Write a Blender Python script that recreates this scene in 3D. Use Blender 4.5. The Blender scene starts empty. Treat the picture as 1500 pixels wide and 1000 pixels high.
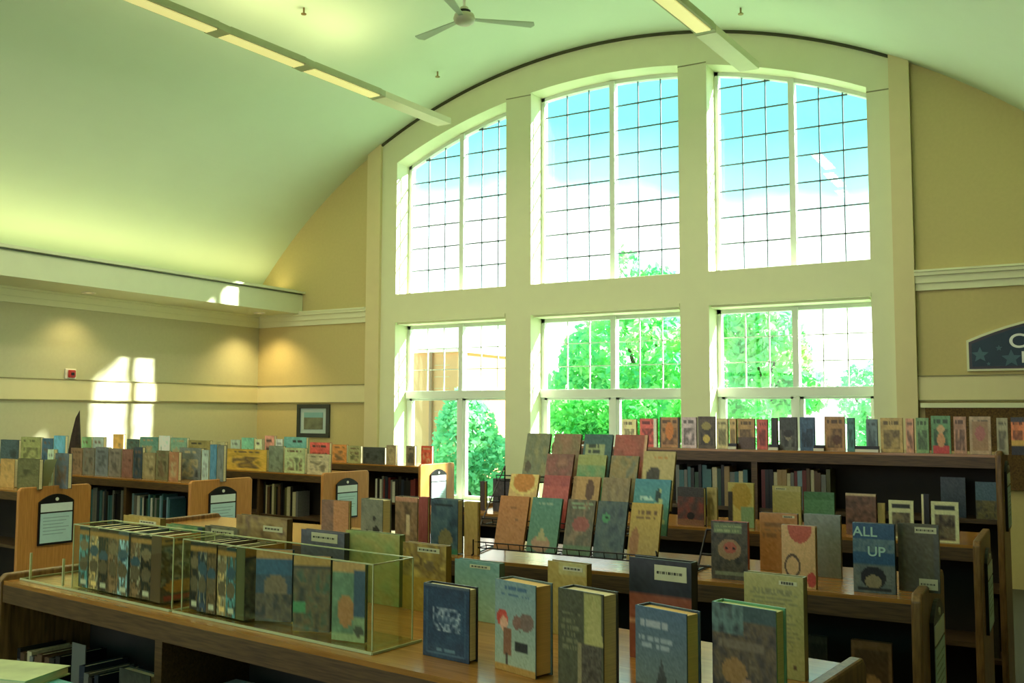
import bpy, math, random
import numpy as np
from mathutils import Vector, Matrix
R = math.radians
rnd = random.Random(7)
scene = bpy.context.scene
C = scene.collection
# ------------------------------------------------------------------ camera
FPX = 1405.27; YAW, PITCH, ROLL = R(-30.2304), R(4.2183), R(-0.1658)
EYE = np.array([0, 0, 1.6])
cy, sy, cp, sp, cr, sr = math.cos(YAW), math.sin(YAW), math.cos(PITCH), math.sin(PITCH), math.cos(ROLL), math.sin(ROLL)
_f = np.array([sy*cp, cy*cp, sp]); _r = np.array([cy, -sy, 0.]); _d = np.cross(_f, _r)
RT = _r*cr+_d*sr; DN = -_r*sr+_d*cr
cam_d = bpy.data.cameras.new('camera'); cam = bpy.data.objects.new('camera', cam_d); C.objects.link(cam)
cam_d.sensor_width = 36; cam_d.lens = FPX/1500*36; cam_d.clip_start = .05; cam_d.clip_end = 500
cam.matrix_world = Matrix(((RT[0], -DN[0], -_f[0], EYE[0]), (RT[1], -DN[1], -_f[1], EYE[1]), (RT[2], -DN[2], -_f[2], EYE[2]), (0, 0, 0, 1)))
scene.camera = cam
def ray(x, y): return RT*((x-750)/FPX)+DN*((y-500)/FPX)+_f
def atY(x, y, Y): d = ray(x, y); return EYE+d*(Y/d[1])
def atX(x, y, X): d = ray(x, y); return EYE+d*(X/d[0])
def atZ(x, y, z): d = ray(x, y); return EYE+d*((z-1.6)/d[2])
# ------------------------------------------------------------------ view, sky, sun
vs = scene.view_settings
vs.view_transform = 'Standard'; vs.look = 'None'; vs.gamma = 1; vs.use_curve_mapping = False
vs.exposure = 0.12
try:
    scene.cycles.max_bounces = 10; scene.cycles.diffuse_bounces = 6; scene.cycles.transparent_max_bounces = 24
    scene.cycles.sample_clamp_indirect = 6
except Exception: pass
w = bpy.data.worlds.new('sky'); scene.world = w; w.use_nodes = True
nt = w.node_tree; nt.nodes.clear()
def N(nt, t, **k):
    n = nt.nodes.new(t)
    for a, b in k.items(): setattr(n, a, b)
    return n
tc = N(nt, 'ShaderNodeTexCoord'); sx = N(nt, 'ShaderNodeSeparateXYZ'); nz = N(nt, 'ShaderNodeTexNoise')
nz.inputs['Scale'].default_value = 5; nz.inputs['Detail'].default_value = 4
ma = N(nt, 'ShaderNodeMath', operation='MULTIPLY_ADD'); ma.inputs[1].default_value = .11; 
rp = N(nt, 'ShaderNodeValToRGB'); bg = N(nt, 'ShaderNodeBackground'); wo = N(nt, 'ShaderNodeOutputWorld')
L = nt.links.new
L(tc.outputs['Generated'], sx.inputs[0]); L(tc.outputs['Generated'], nz.inputs['Vector'])
L(nz.outputs['Fac'], ma.inputs[0]); L(sx.outputs['Z'], ma.inputs[2]); L(ma.outputs[0], rp.inputs[0])
e = rp.color_ramp.elements
e[0].position = .24; e[0].color = (1, 1, .97, 1); e[1].position = .335; e[1].color = (.115, .53, .55, 1)
e2 = e.new(.28); e2.color = (.24, .66, .68, 1)
bg.inputs['Strength'].default_value = 3.0
L(rp.outputs[0], bg.inputs[0]); L(bg.outputs[0], wo.inputs[0])
def light(name, kind, loc, energy, col, rot=(0, 0, 0), **k):
    d = bpy.data.lights.new(name, kind); d.energy = energy; d.color = col
    for a, b in k.items(): setattr(d, a, b)
    o = bpy.data.objects.new(name, d); C.objects.link(o); o.location = loc; o.rotation_euler = rot
    return o
s = light('sun', 'SUN', (0, 0, 20), 30, (1, .98, .9), angle=R(1.4))
s.rotation_euler = Vector((-1, -.73, -.84)).to_track_quat('-Z', 'Y').to_euler()
# ------------------------------------------------------------------ materials
def srgb(c):
    c = [x/255 for x in c[:3]]
    return tuple((x/12.92 if x <= .04045 else ((x+.055)/1.055)**2.4) for x in c)
MATS = {}
def mat(name, col=None, rough=.6, noise=0, nscale=8, metal=0, spec=.5, stretch=None, emit=0, coat=0, c2=None, bump=0):
    if name in MATS: return MATS[name]
    m = bpy.data.materials.new(name); m.use_nodes = True; n = m.node_tree; b = n.nodes['Principled BSDF']
    b.inputs['Roughness'].default_value = rough; b.inputs['Metallic'].default_value = metal
    b.inputs['Specular IOR Level'].default_value = spec; b.inputs['Coat Weight'].default_value = coat
    b.inputs['Coat Roughness'].default_value = .08
    c = (*srgb(col), 1) if col else (1, 1, 1, 1)
    b.inputs['Base Color'].default_value = c
    if noise or c2:
        t = N(n, 'ShaderNodeTexCoord'); mp = N(n, 'ShaderNodeMapping'); z = N(n, 'ShaderNodeTexNoise')
        z.inputs['Scale'].default_value = nscale; z.inputs['Detail'].default_value = 5
        if stretch: mp.inputs['Scale'].default_value = stretch
        r = N(n, 'ShaderNodeValToRGB')
        k = 1-noise
        r.color_ramp.elements[0].position = .3; r.color_ramp.elements[1].position = .7
        r.color_ramp.elements[0].color = (*srgb(c2), 1) if c2 else (c[0]*k, c[1]*k, c[2]*k, 1)
        r.color_ramp.elements[1].color = c
        n.links.new(t.outputs['Object'], mp.inputs[0]); n.links.new(mp.outputs[0], z.inputs['Vector'])
        n.links.new(z.outputs['Fac'], r.inputs[0]); n.links.new(r.outputs[0], b.inputs['Base Color'])
        if bump:
            bp = N(n, 'ShaderNodeBump'); bp.inputs['Strength'].default_value = bump; bp.inputs['Distance'].default_value = .002
            n.links.new(z.outputs['Fac'], bp.inputs['Height']); n.links.new(bp.outputs[0], b.inputs['Normal'])
    if emit:
        b.inputs['Emission Color'].default_value = c; b.inputs['Emission Strength'].default_value = emit
    MATS[name] = m; return m
wall_m = mat('wall_paint', (200, 186, 128), .8, .05, 30, bump=.2); wall2_m = mat('wall_paint_cool_lit', (196, 196, 156), .8, .05, 30, bump=.2)  # left wall: same paint, with the cool window light put into its colour
trim_m = mat('trim_paint', (226, 230, 190), .55, .03, 6)
ceil_m = mat('ceiling_paint', (212, 232, 206), .85, .03, 2)
dark_line = mat('arch_gap_shadow', (70, 76, 44), .7, .2, 12)
carpet_m = mat('carpet', (88, 84, 66), .95, .4, 160, bump=.6)
top_m = mat('laminate_wood_top', (178, 126, 60), .2, c2=(150, 104, 48), nscale=5, stretch=(1.5, 22, 22), spec=.45, coat=.08)
edge_m = mat('wood_edge', (104, 78, 42), .45, c2=(66, 46, 22), nscale=6, stretch=(2, 30, 30))
panel_m = mat('oak_end_panel', (206, 146, 74), .42, c2=(180, 120, 56), nscale=6, stretch=(18, 18, 1.2))
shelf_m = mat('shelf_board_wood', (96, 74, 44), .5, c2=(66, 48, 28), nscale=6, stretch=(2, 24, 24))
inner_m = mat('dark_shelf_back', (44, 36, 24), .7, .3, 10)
black_m = mat('black_plastic', (16, 17, 18), .35, .2, 30)
wire_m = mat('black_wire', (22, 24, 24), .4, .2, 40, metal=.4)
paper_m = mat('sign_paper', (226, 240, 230), .6, .06, 40)
paperblue_m = mat('sign_paper_tint', (190, 224, 220), .6, .06, 40)
pages_m = mat('book_pages', (244, 232, 180), .8, .22, 14, stretch=(40, 1, 40))
label_m = mat('sticker_paper', (214, 214, 170), .6, .08, 50)
ink_m = mat('printed_ink', (52, 50, 44), .7, .3, 60)
white_metal = mat('white_enamel', (228, 230, 210), .4, .05, 10)
frame_m = mat('window_frame_paint', (222, 232, 220), .45, .03, 8)
muntin_m = mat('grey_muntin', (96, 112, 120), .5, .1, 8)
lamp_m = mat('lamp_lens', (236, 224, 150), .5, .04, 8, emit=.55)
lampoff_m = mat('lamp_channel_end', (214, 214, 176), .5, .04, 8)
gapm = mat('lamp_joint', (176, 184, 140), .6, .1, 8)
def attr_mat(name, rough, coat=0):
    m = bpy.data.materials.new(name); m.use_nodes = True; n = m.node_tree; b = n.nodes['Principled BSDF']
    a = N(n, 'ShaderNodeVertexColor', layer_name='Col'); b.inputs['Roughness'].default_value = rough
    z = N(n, 'ShaderNodeTexNoise'); z.inputs['Scale'].default_value = 90; t = N(n, 'ShaderNodeTexCoord')
    n.links.new(t.outputs['Object'], z.inputs['Vector'])
    mr = N(n, 'ShaderNodeMapRange'); mr.inputs['To Min'].default_value = 1.12; mr.inputs['To Max'].default_value = 1.48
    v = N(n, 'ShaderNodeVectorMath', operation='SCALE')
    n.links.new(z.outputs['Fac'], mr.inputs[0]); n.links.new(a.outputs[0], v.inputs[0]); n.links.new(mr.outputs[0], v.inputs['Scale'])
    n.links.new(v.outputs[0], b.inputs['Base Color'])
    return m
cover_m = attr_mat('printed_cover', .38)
def objcol_mat(name, rough):
    m = bpy.data.materials.new(name); m.use_nodes = True; n = m.node_tree; b = n.nodes['Principled BSDF']
    a = N(n, 'ShaderNodeObjectInfo'); b.inputs['Roughness'].default_value = rough
    z = N(n, 'ShaderNodeTexNoise'); z.inputs['Scale'].default_value = 14; t = N(n, 'ShaderNodeTexCoord')
    n.links.new(t.outputs['Object'], z.inputs['Vector'])
    mr = N(n, 'ShaderNodeMapRange'); mr.inputs['To Min'].default_value = .55; mr.inputs['To Max'].default_value = 1.3
    v = N(n, 'ShaderNodeVectorMath', operation='SCALE')
    n.links.new(z.outputs['Fac'], mr.inputs[0]); n.links.new(a.outputs['Color'], v.inputs[0]); n.links.new(mr.outputs[0], v.inputs['Scale'])
    n.links.new(v.outputs[0], b.inputs['Base Color'])
    return m
cloth_m = objcol_mat('book_spine_cloth', .45)
def glass_mat(name, tint, gl, edge=False):
    m = bpy.data.materials.new(name); m.use_nodes = True; n = m.node_tree; n.nodes.clear()
    t = N(n, 'ShaderNodeBsdfTransparent'); g = N(n, 'ShaderNodeBsdfGlossy'); x = N(n, 'ShaderNodeMixShader'); o = N(n, 'ShaderNodeOutputMaterial')
    lw = N(n, 'ShaderNodeLayerWeight'); lw.inputs['Blend'].default_value = .5
    pw = N(n, 'ShaderNodeMath', operation='POWER'); pw.inputs[1].default_value = 4; n.links.new(lw.outputs['Facing'], pw.inputs[0])
    f = N(n, 'ShaderNodeMath', operation='MULTIPLY_ADD'); f.inputs[1].default_value = .5; f.inputs[2].default_value = gl; n.links.new(pw.outputs[0], f.inputs[0])
    t.inputs[0].default_value = (*tint, 1); g.inputs['Roughness'].default_value = .02
    n.links.new(f.outputs[0], x.inputs[0]); n.links.new(t.outputs[0], x.inputs[1]); n.links.new(g.outputs[0], x.inputs[2]); n.links.new(x.outputs[0], o.inputs[0])
    return m
pane_m = glass_mat('window_glass', (.97, 1, .99), .03)
acry_m = glass_mat('clear_acrylic', (.95, .98, .93), .03)
acry_edge = mat('acrylic_polished_edge', (190, 200, 150), .2, .05, 10)
# ------------------------------------------------------------------ mesh helpers
class MB:
    def __init__(s): s.v = []; s.f = []
    def box(s, x0, y0, z0, x1, y1, z1):
        b = len(s.v)
        s.v += [(x0, y0, z0), (x1, y0, z0), (x1, y1, z0), (x0, y1, z0), (x0, y0, z1), (x1, y0, z1), (x1, y1, z1), (x0, y1, z1)]
        s.f += [tuple(b+i for i in q) for q in ((0, 3, 2, 1), (4, 5, 6, 7), (0, 1, 5, 4), (1, 2, 6, 5), (2, 3, 7, 6), (3, 0, 4, 7))]
        return s
    def prism(s, poly, a0, a1, ax='y'):
        # poly in the two other axes (x,z), (y,z) or (x,y); extruded along ax
        b = len(s.v); n = len(poly)
        for a in (a0, a1):
            for p, q in poly: s.v.append({'y': (p, a, q), 'x': (a, p, q), 'z': (p, q, a)}[ax])
        s.f.append(tuple(range(b, b+n))); s.f.append(tuple(range(b+2*n-1, b+n-1, -1)))
        for i in range(n):
            j = (i+1) % n; s.f.append((b+i, b+n+i, b+n+j, b+j))
        return s
    def tube(s, p, q, r, n=8, r2=None):
        p = Vector(p); q = Vector(q); d = (q-p).normalized(); u = d.orthogonal().normalized(); v = d.cross(u); b = len(s.v)
        r2 = r if r2 is None else r2
        for c, rr in ((p, r), (q, r2)):
            for i in range(n):
                a = 2*math.pi*i/n; s.v.append(tuple(c+u*math.cos(a)*rr+v*math.sin(a)*rr))
        for i in range(n):
            j = (i+1) % n; s.f.append((b+i, b+j, b+n+j, b+n+i))
        s.f.append(tuple(range(b+n-1, b-1, -1))); s.f.append(tuple(range(b+n, b+2*n)))
        return s
    def lathe(s, prof, n=20, c=(0, 0)):
        b = len(s.v)
        for r, z in prof:
            for i in range(n):
                a = 2*math.pi*i/n; s.v.append((c[0]+r*math.cos(a), c[1]+r*math.sin(a), z))
        for k in range(len(prof)-1):
            for i in range(n):
                j = (i+1) % n; s.f.append((b+k*n+i, b+k*n+j, b+(k+1)*n+j, b+(k+1)*n+i))
        return s
    def build(s, name, m, parent=None, bevel=0, smooth=False):
        me = bpy.data.meshes.new(name); me.from_pydata(s.v, [], s.f); me.materials.append(m); me.update()
        import bmesh
        bm = bmesh.new(); bm.from_mesh(me); bmesh.ops.recalc_face_normals(bm, faces=bm.faces); bm.to_mesh(me); bm.free()
        if smooth:
            me.polygons.foreach_set('use_smooth', [True]*len(me.polygons))
        o = bpy.data.objects.new(name, me); C.objects.link(o)
        if parent: o.parent = parent
        if bevel:
            md = o.modifiers.new('b', 'BEVEL'); md.width = bevel; md.segments = 2; md.limit_method = 'ANGLE'
        return o
def box(name, m, a, b, parent=None, bevel=0): return MB().box(*a, *b).build(name, m, parent, bevel)
ALL_LABELS = {}
def tag(o, label, cat, group=None):
    o['label'] = label; o['category'] = cat
    if group: o['group'] = group
    n = len(label.replace('-', ' ').split())
    if n < 4 or len(label.split()) > 16: print('LABEL LENGTH', n, label)
    if label in ALL_LABELS: print('DUP LABEL', label)
    ALL_LABELS[label] = o
    return o
def empty(name, loc, rz=0, label=None, cat=None, group=None):
    o = bpy.data.objects.new(name, None); C.objects.link(o); o.location = loc; o.rotation_euler = (0, 0, rz); o.empty_display_size = .05
    if label: tag(o, label, cat, group)
    return o
def struct(o): o['kind'] = 'structure'; return o
# ------------------------------------------------------------------ room shell
XC = -4.63; XL = -10.05; XR = .79; YW = 10.0; YB = -5.0
def arcz(x): return -1.07+math.sqrt(49-(x-XC)**2)
def opz(x): return -1.32+math.sqrt(6.87**2-(x-XC)**2)
struct(box('floor', carpet_m, (-10.5, YB, -.12), (3.6, YW+.4, 0)))
def lin(a, b, n): return [a+(b-a)*i/n for i in range(n+1)]
mb = MB(); xs = lin(XL-.1, XR+.1, 64)
for a, b in zip(xs[:-1], xs[1:]):
    mb.prism([(a, arcz(a)), (b, arcz(b)), (b, arcz(b)+.14), (a, arcz(a)+.14)], YB, YW+.45)
ce = struct(mb.build('ceiling', ceil_m))
import bmesh
bm = bmesh.new(); bm.from_mesh(ce.data); bmesh.ops.remove_doubles(bm, verts=bm.verts, dist=1e-4)
cnt = [f for f in bm.faces if all(len(e_.link_faces) > 2 for e_ in f.edges) and False]
bm.to_mesh(ce.data); bm.free()
OPEN = [(-7.59, -5.92), (-5.57, -3.69), (-3.36, -1.69)]
wb = MB()
xs = lin(-10.4, -7.9, 14); wb.prism([(xs[0], 0), (xs[-1], 0)]+[(x, arcz(max(x, XL))+.1) for x in xs[::-1]], YW+.03, YW+.4)
xs = lin(-1.38, XR, 12); wb.prism([(xs[0], 0), (xs[-1], 0)]+[(x, arcz(x)+.1) for x in xs[::-1]], YW+.03, YW+.4)
wb.box(XR, YW+.03, 0, 3.6, YW+.4, 3.5)
wall_back = struct(wb.build('wall_back', wall_m))
tb = MB()
for a, b in ((-8.0, -7.59), (-5.92, -5.57), (-3.69, -3.36), (-1.69, -1.28)):
    xs = lin(a, b, 5); tb.prism([(a, 0), (b, 0)]+[(x, opz(x)) for x in xs[::-1]], YW, YW+.38)
for a, b in OPEN:
    tb.box(a, YW, 0, b, YW+.38, .5); tb.box(a, YW, 2.79, b, YW+.38, 3.13)
xs = lin(-8.0, -1.28, 48)
for a, b in zip(xs[:-1], xs[1:]):
    tb.prism([(a, opz(a)), (b, opz(b)), (b, arcz(b)+.02), (a, arcz(a)+.02)], YW, YW+.38)
struct(tb.build('trim_1', trim_m))
tb = MB()
for a, b in ((-8.05, -7.83), (-1.47, -1.28)): tb.prism([(a, 0), (b, 0), (b, arcz(b)), (a, arcz(a))], YW-.045, YW+.03)
struct(tb.build('trim_2', mat('pilaster_paint', (220, 208, 158), .6, .04, 6)))
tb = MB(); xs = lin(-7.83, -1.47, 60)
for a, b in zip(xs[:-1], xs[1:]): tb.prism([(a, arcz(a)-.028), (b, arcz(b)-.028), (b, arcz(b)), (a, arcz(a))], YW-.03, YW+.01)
struct(tb.build('trim_3', dark_line))  # dark strip drawn along the arch in place of the gap's shadow
# joint lines of the casing boards and window stools
tb = MB()
for x0, x1 in ((-5.92, -5.57), (-3.69, -3.36), (-1.69, -1.47)):
    zz = opz((x0+x1)/2); tb.box(x0, YW-.004, zz-.006, x1, YW, zz+.006)
struct(tb.build('trim_4', mat('board_joint', (150, 150, 110), .7, .1, 9)))
# window head casings (lower row) and left/back cornices, chair band
tb = MB()
for a, b in OPEN: tb.box(a, YW-.02, 2.76, b, YW+.28, 2.80); tb.box(a+.02, YW+.02, 2.735, b-.02, YW+.28, 2.76)
struct(tb.build('trim_5', trim_m))
def cornice(mb, a, b, axis):
    for d, z0, z1 in ((.03, 2.79, 2.86), (.055, 2.86, 2.93), (.085, 2.93, 2.965), (.10, 2.965, 2.985)):
        if axis == 'x': mb.box(a, YW+.03-d, z0, b, YW+.03, z1)
        else: mb.box(XL, a, z0, XL+d, b, z1)
tb = MB(); cornice(tb, XL, -8.05, 'x'); cornice(tb, -1.28, XR+2.5, 'x'); struct(tb.build('trim_6', trim_m))
tb = MB(); cornice(tb, YB, YW+.03, 'y'); struct(tb.build('trim_7', trim_m))
for nm, a, b in (('trim_8', XL, -8.05), ('trim_9', -1.28, XR+2.5)):
    tb = MB(); tb.box(a, YW+.005, 1.73, b, YW+.03, 1.955)
    struct(tb.build(nm, mat('band_paint', (224, 216, 166), .6, .04, 6)))
    tb = MB(); tb.box(a, YW-.004, 1.955, b, YW+.03, 1.966); tb.box(a, YW-.004, 1.719, b, YW+.03, 1.73)
    struct(tb.build(nm+'_bead', mat('band_bead', (140, 136, 92), .6, .1, 6)))
tb = MB(); tb.box(XL, YB, 1.73, XL+.025, YW+.005, 1.955); struct(tb.build('trim_10', MATS['band_paint']))
tb = MB(); tb.box(XL, YB, 1.955, XL+.034, YW-.004, 1.966); tb.box(XL, YB, 1.719, XL+.034, YW-.004, 1.73)
struct(tb.build('trim_10_bead', MATS['band_bead']))
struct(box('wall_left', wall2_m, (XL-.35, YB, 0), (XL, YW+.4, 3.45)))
# soffit ledge along the left wall (and its mirror on the right)
lm = mat('soffit_paint', (214, 222, 186), .65, .04, 5)
tb = MB(); tb.box(XL, YB, 2.955, -9.22, YW+.02, 3.235); tb.box(XL, YB, 3.235, -9.17, YW+.02, 3.262); tb.box(XL, YB, 3.262, -9.34, YW+.02, 3.30)
struct(tb.build('trim_11', lm))
tb = MB(); tb.box(-9.22, YB, 3.218, -9.205, YW, 3.235); struct(tb.build('trim_12', mat('ledge_line', (96, 108, 84), .6, .1, 6)))
tb = MB(); tb.box(-.04, YB, 2.955, .9, YW+.02, 3.235); tb.box(.02, YB, 3.235, .9, YW+.02, 3.45)
struct(tb.build('trim_13', lm))
struct(box('ceiling_aisle', ceil_m, (.85, YB, 3.3), (3.6, YW+.4, 3.5)))
struct(box('wall_right', wall_m, (3.4, YB, 0), (3.6, YW+.4, 3.4)))
# wall behind the camera with three tall openings
rb = MB()
for a, b in ((-10.4, -8.4), (-6.2, -5.7), (-3.5, -3.0), (-.8, 3.6)):
    xs = lin(a, min(b, XR), 8)
    rb.prism([(xs[0], 0), (xs[-1], 0)]+[(x, arcz(max(x, XL))+.1) for x in xs[::-1]], YB-.25, YB)
rb.box(XR, YB-.25, 0, 3.6, YB, 3.5)
for a, b in ((-8.4, -6.2), (-5.7, -3.5), (-3.0, -.8)):
    rb.box(a, YB-.25, 0, b, YB, .6); xs = lin(a, b, 6)
    rb.prism([(a, 4.5), (b, 4.5)]+[(x, arcz(x)+.1) for x in xs[::-1]], YB-.25, YB)
    rb.box((a+b)/2-.04, YB-.2, .6, (a+b)/2+.04, YB-.1, 4.5); rb.box(a, YB-.2, 2.6, b, YB-.1, 2.7)
struct(rb.build('wall_rear', wall_m))
# ------------------------------------------------------------------ windows
GY = YW+.30
def cell(x0, x1, z0, z1, top):
    if not top: return [(x0, z0), (x1, z0), (x1, z1), (x0, z1)]
    xs = lin(x0, x1, 3); return [(x0, z0), (x1, z0)]+[(x, opz(x)-.045) for x in xs[::-1]]
def window(n, a, b, upper):
    wn = struct(empty('window_%d' % n, (0, 0, 0)))
    f = MB(); z0 = 3.13 if upper else .5; ft = .045
    mid = (a+b)/2+.02
    y0, y1 = GY-.03, GY+.05
    zt = lambda x: opz(x) if upper else 2.735
    f.prism([(a, z0), (a+ft, z0), (a+ft, zt(a+ft)), (a, zt(a))], y0, y1); f.prism([(b-ft, z0), (b, z0), (b, zt(b)), (b-ft, zt(b-ft))], y0, y1)
    f.box(a, y0, z0, b, y1, z0+ft)
    if upper:
        xs = lin(a, b, 12)
        for p, q in zip(xs[:-1], xs[1:]): f.prism([(p, opz(p)-ft), (q, opz(q)-ft), (q, opz(q)), (p, opz(p))], y0, y1)
    else: f.box(a, y0, 2.735-ft, b, y1, 2.76)
    f.build('window_frame', frame_m, wn)
    m = MB(); m.prism([(mid-.032, z0), (mid+.032, z0), (mid+.032, zt(mid)-.01), (mid-.032, zt(mid)-.01)], y0-.02, y1); m.build('mullion', frame_m, wn)
    if not upper:
        box('transom', frame_m, (a, y0-.035, 1.775), (b, y1, 1.875), wn, .006)
        g = MB()
        for p, q in ((a+ft, mid-.032), (mid+.032, b-ft)):
            g.box(p, y0, .55, p+.04, y1-.02, 1.775); g.box(q-.03, y0, .55, q, y1-.02, 1.775); g.box(p, y0, 1.75, q, y1-.02, 1.775)
        g.build('casement_sash', frame_m, wn)
    bar = MB()
    for p, q in ((a+ft, mid-.032), (mid+.032, b-ft)):
        cols = lin(p, q, 3)
        if upper:
            rows = [3.13+ft]
            while rows[-1]+.31 < 5.6: rows.append(rows[-1]+.295)
        else: rows = lin(1.875, 2.70, 3)
        for i in range(3):
            for k in range(len(rows)):
                c0, c1 = cols[i], cols[i+1]
                lim = min(opz(c0), opz(c1))-.045 if upper else 9
                zl = rows[k]
                if upper and zl > lim-.06: continue
                if not upper and k == len(rows)-1: continue
                top = upper and (k+1 >= len(rows) or rows[k+1] > lim-.06)
                zh = None if top else rows[k+1]
                MB().prism(cell(c0+.004, c1-.004, zl, zh, top), GY+.008, GY+.012).build('pane', pane_m, wn)
        for c in cols[1:-1]: bar.box(c-.006, GY+.0, rows[0], c+.006, GY+.02, (opz(c)-.04) if upper else rows[-1])
        for r_ in rows[1:]:
            if upper:
                xs = [x for x in lin(p, q, 30) if opz(x)-.045 > r_]
                if len(xs) > 1: bar.box(xs[0], GY, r_-.007, xs[-1], GY+.02, r_+.007)
            else: bar.box(p, GY, r_-.005, q, GY+.02, r_+.005)
        if not upper: MB().prism(cell(p+.04, q-.03, .55, 1.75, False), GY+.008, GY+.012).build('pane', pane_m, wn)
    bar.build('muntin_grid', muntin_m if upper else frame_m, wn)
for i, (a, b) in enumerate(OPEN): window(i+1, a, b, True); window(i+4, a, b, False)
# ------------------------------------------------------------------ outdoors
struct(box('ground', mat('lawn', (150, 178, 132), .95, .3, 3), (-70, YW+.4, -.9), (50, 120, -.6)))
def leaf_mat(n, c, c2):
    m = bpy.data.materials.new(n); m.use_nodes = True; q = m.node_tree; q.nodes.clear()
    d = N(q, 'ShaderNodeBsdfDiffuse'); t = N(q, 'ShaderNodeBsdfTranslucent'); x = N(q, 'ShaderNodeMixShader'); o = N(q, 'ShaderNodeOutputMaterial')
    tc_ = N(q, 'ShaderNodeTexCoord'); z = N(q, 'ShaderNodeTexNoise'); z.inputs['Scale'].default_value = 1.6; z.inputs['Detail'].default_value = 6
    r = N(q, 'ShaderNodeValToRGB'); r.color_ramp.elements[0].position = .38; r.color_ramp.elements[1].position = .62
    r.color_ramp.elements[0].color = (*srgb(c), 1); r.color_ramp.elements[1].color = (*srgb(c2), 1)
    q.links.new(tc_.outputs['Object'], z.inputs[0]); q.links.new(z.outputs['Fac'], r.inputs[0])
    q.links.new(r.outputs[0], d.inputs[0]); q.links.new(r.outputs[0], t.inputs[0]); x.inputs[0].default_value = .5
    q.links.new(d.outputs[0], x.inputs[1]); q.links.new(t.outputs[0], x.inputs[2]); q.links.new(x.outputs[0], o.inputs[0]); return m
leafA = leaf_mat('bright_leaves', (120, 214, 156), (196, 244, 160)); leafB = leaf_mat('hedge_leaves', (84, 190, 100), (150, 230, 128))
leafC = leaf_mat('pale_leaves', (130, 206, 160), (176, 232, 176)); bark = mat('bark', (110, 92, 66), .9, .4, 12)
def foliage(name, m, parent, lumps, n, size, seed):
    g = np.random.default_rng(seed); L_ = np.array(lumps, float); vol = L_[:, 3]*L_[:, 4]*L_[:, 5]; 
    idx = g.choice(len(L_), n, p=vol**.8/(vol**.8).sum()); d = g.normal(size=(n, 3)); d /= np.linalg.norm(d, axis=1)[:, None]
    rr = g.uniform(.55, 1.05, n)**.6; P = L_[idx, :3]+d*L_[idx, 3:6]*rr[:, None]
    u = g.normal(size=(n, 3)); u /= np.linalg.norm(u, axis=1)[:, None]; v = np.cross(u, g.normal(size=(n, 3))); v /= np.linalg.norm(v, axis=1)[:, None]
    s_ = size*g.uniform(.6, 1.3, n)[:, None]; V = np.stack([P-u*s_, P+v*s_*.55, P+u*s_, P-v*s_*.55], 1).reshape(-1, 3)
    me = bpy.data.meshes.new(name); F = np.arange(4*n).reshape(n, 4); me.from_pydata(V.tolist(), [], F.tolist()); me.materials.append(m)
    o = bpy.data.objects.new(name, me); C.objects.link(o); o.parent = parent; o['kind'] = 'stuff'; return o
def tree(label, x, y, lumps, m, n, size, h, seed, cat='tree', name='tree'):
    t = empty(name, (x, y, -.6), 0, label, cat)
    k = MB(); k.tube((0, 0, 0), (0.05, 0, h*.55), .17, 10, .11); k.tube((.05, 0, h*.5), (-.5, .1, h*.8), .08, 7, .03); k.tube((.05, 0, h*.5), (.6, -.1, h*.78), .08, 7, .03); k.tube((.05, 0, h*.5), (.1, .2, h*.95), .08, 7, .03)
    k.build('trunk', bark, t); foliage('crown', m, t, lumps, n, size, seed); return t
tree('broad bright green tree outside the middle windows, its top reaching the upper pane', -10.0, 24, [(0, 0, 3.6, 2.2, 1.8, 1.4), (-1.3, 0, 2.6, 1.5, 1.5, 1.1), (1.2, 0, 3.0, 1.4, 1.5, 1.3), (.2, 0, 5.1, .9, .8, 1.1), (-.4, 0, 6.1, .35, .35, .75), (.6, 0, 5.6, .6, .5, .5)], leafA, 9000, .13, 5.5, 1)
tree('bright yellow green tree outside the right lower window', -6.15, 22.6, [(0, 0, 3.4, .95, 1.0, 1.4), (-.5, 0, 4.1, .8, .8, .7), (.8, 0, 2.7, .6, .7, .5), (.6, 0, 3.7, .3, .35, .3)], leafA, 5200, .12, 4.8, 2)
tree('thin pale tree at the right edge of the lawn outside', -4.6, 27, [(0, 0, 2.6, .9, .8, 1.0), (.3, 0, 1.8, .8, .8, .9)], leafC, 1800, .11, 3.4, 3)
tree('blue green shrub outside the left lower window beside the tan building', -13.3, 20.5, [(0, 0, 1.4, .85, .8, 1.2), (-.1, 0, 2.2, .5, .5, .6), (.5, .2, .9, .7, .7, .8)], leafC, 4200, .10, 2.2, 4, 'shrub', 'shrub')
for i, (x0, x1, lb) in enumerate(((-10.7, -7.9, 'dense green hedge outside the middle lower window'), (-7.7, -5.4, 'dense green hedge outside the right lower window'))):
    h = empty('hedge', ((x0+x1)/2, 20, -.6), 0, lb, 'hedge'); wd = (x1-x0)/2
    st = MB()
    for k in range(5): st.tube((-wd+.3+k*wd*.42, 0, 0), (-wd+.35+k*wd*.42, .05, 1.1), .04, 6, .02)
    st.build('stems', bark, h)
    foliage('leaves', leafB, h, [(-wd*.66+k*wd*.44, 0, 1.4, wd*.36, .7, 1.3) for k in range(4)], 7000, .09, 20+i)
bd = empty('building', (-17.2, 24, -.6), 0, 'tan brick building with a downpipe outside the left lower window', 'building')
bm_ = mat('tan_brick', (226, 160, 112), .85, .1, 3); box('wall', bm_, (-2.6, 0, 0), (1.35, 5, 4.0), bd)
box('eave', mat('cream_eave', (240, 226, 196), .7, .05, 3), (-2.75, -.1, 4.0), (1.45, 5.1, 4.12), bd)
MB().tube((.42, -.08, 0), (.42, -.08, 4.0), .055, 10).build('downpipe', mat('downpipe', (170, 120, 90), .6, .1, 3), bd)
st = MB()
for k in range(12): st.box(.5, -.015, .35*k+.1, 1.05, 0, .35*k+.125)
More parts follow.
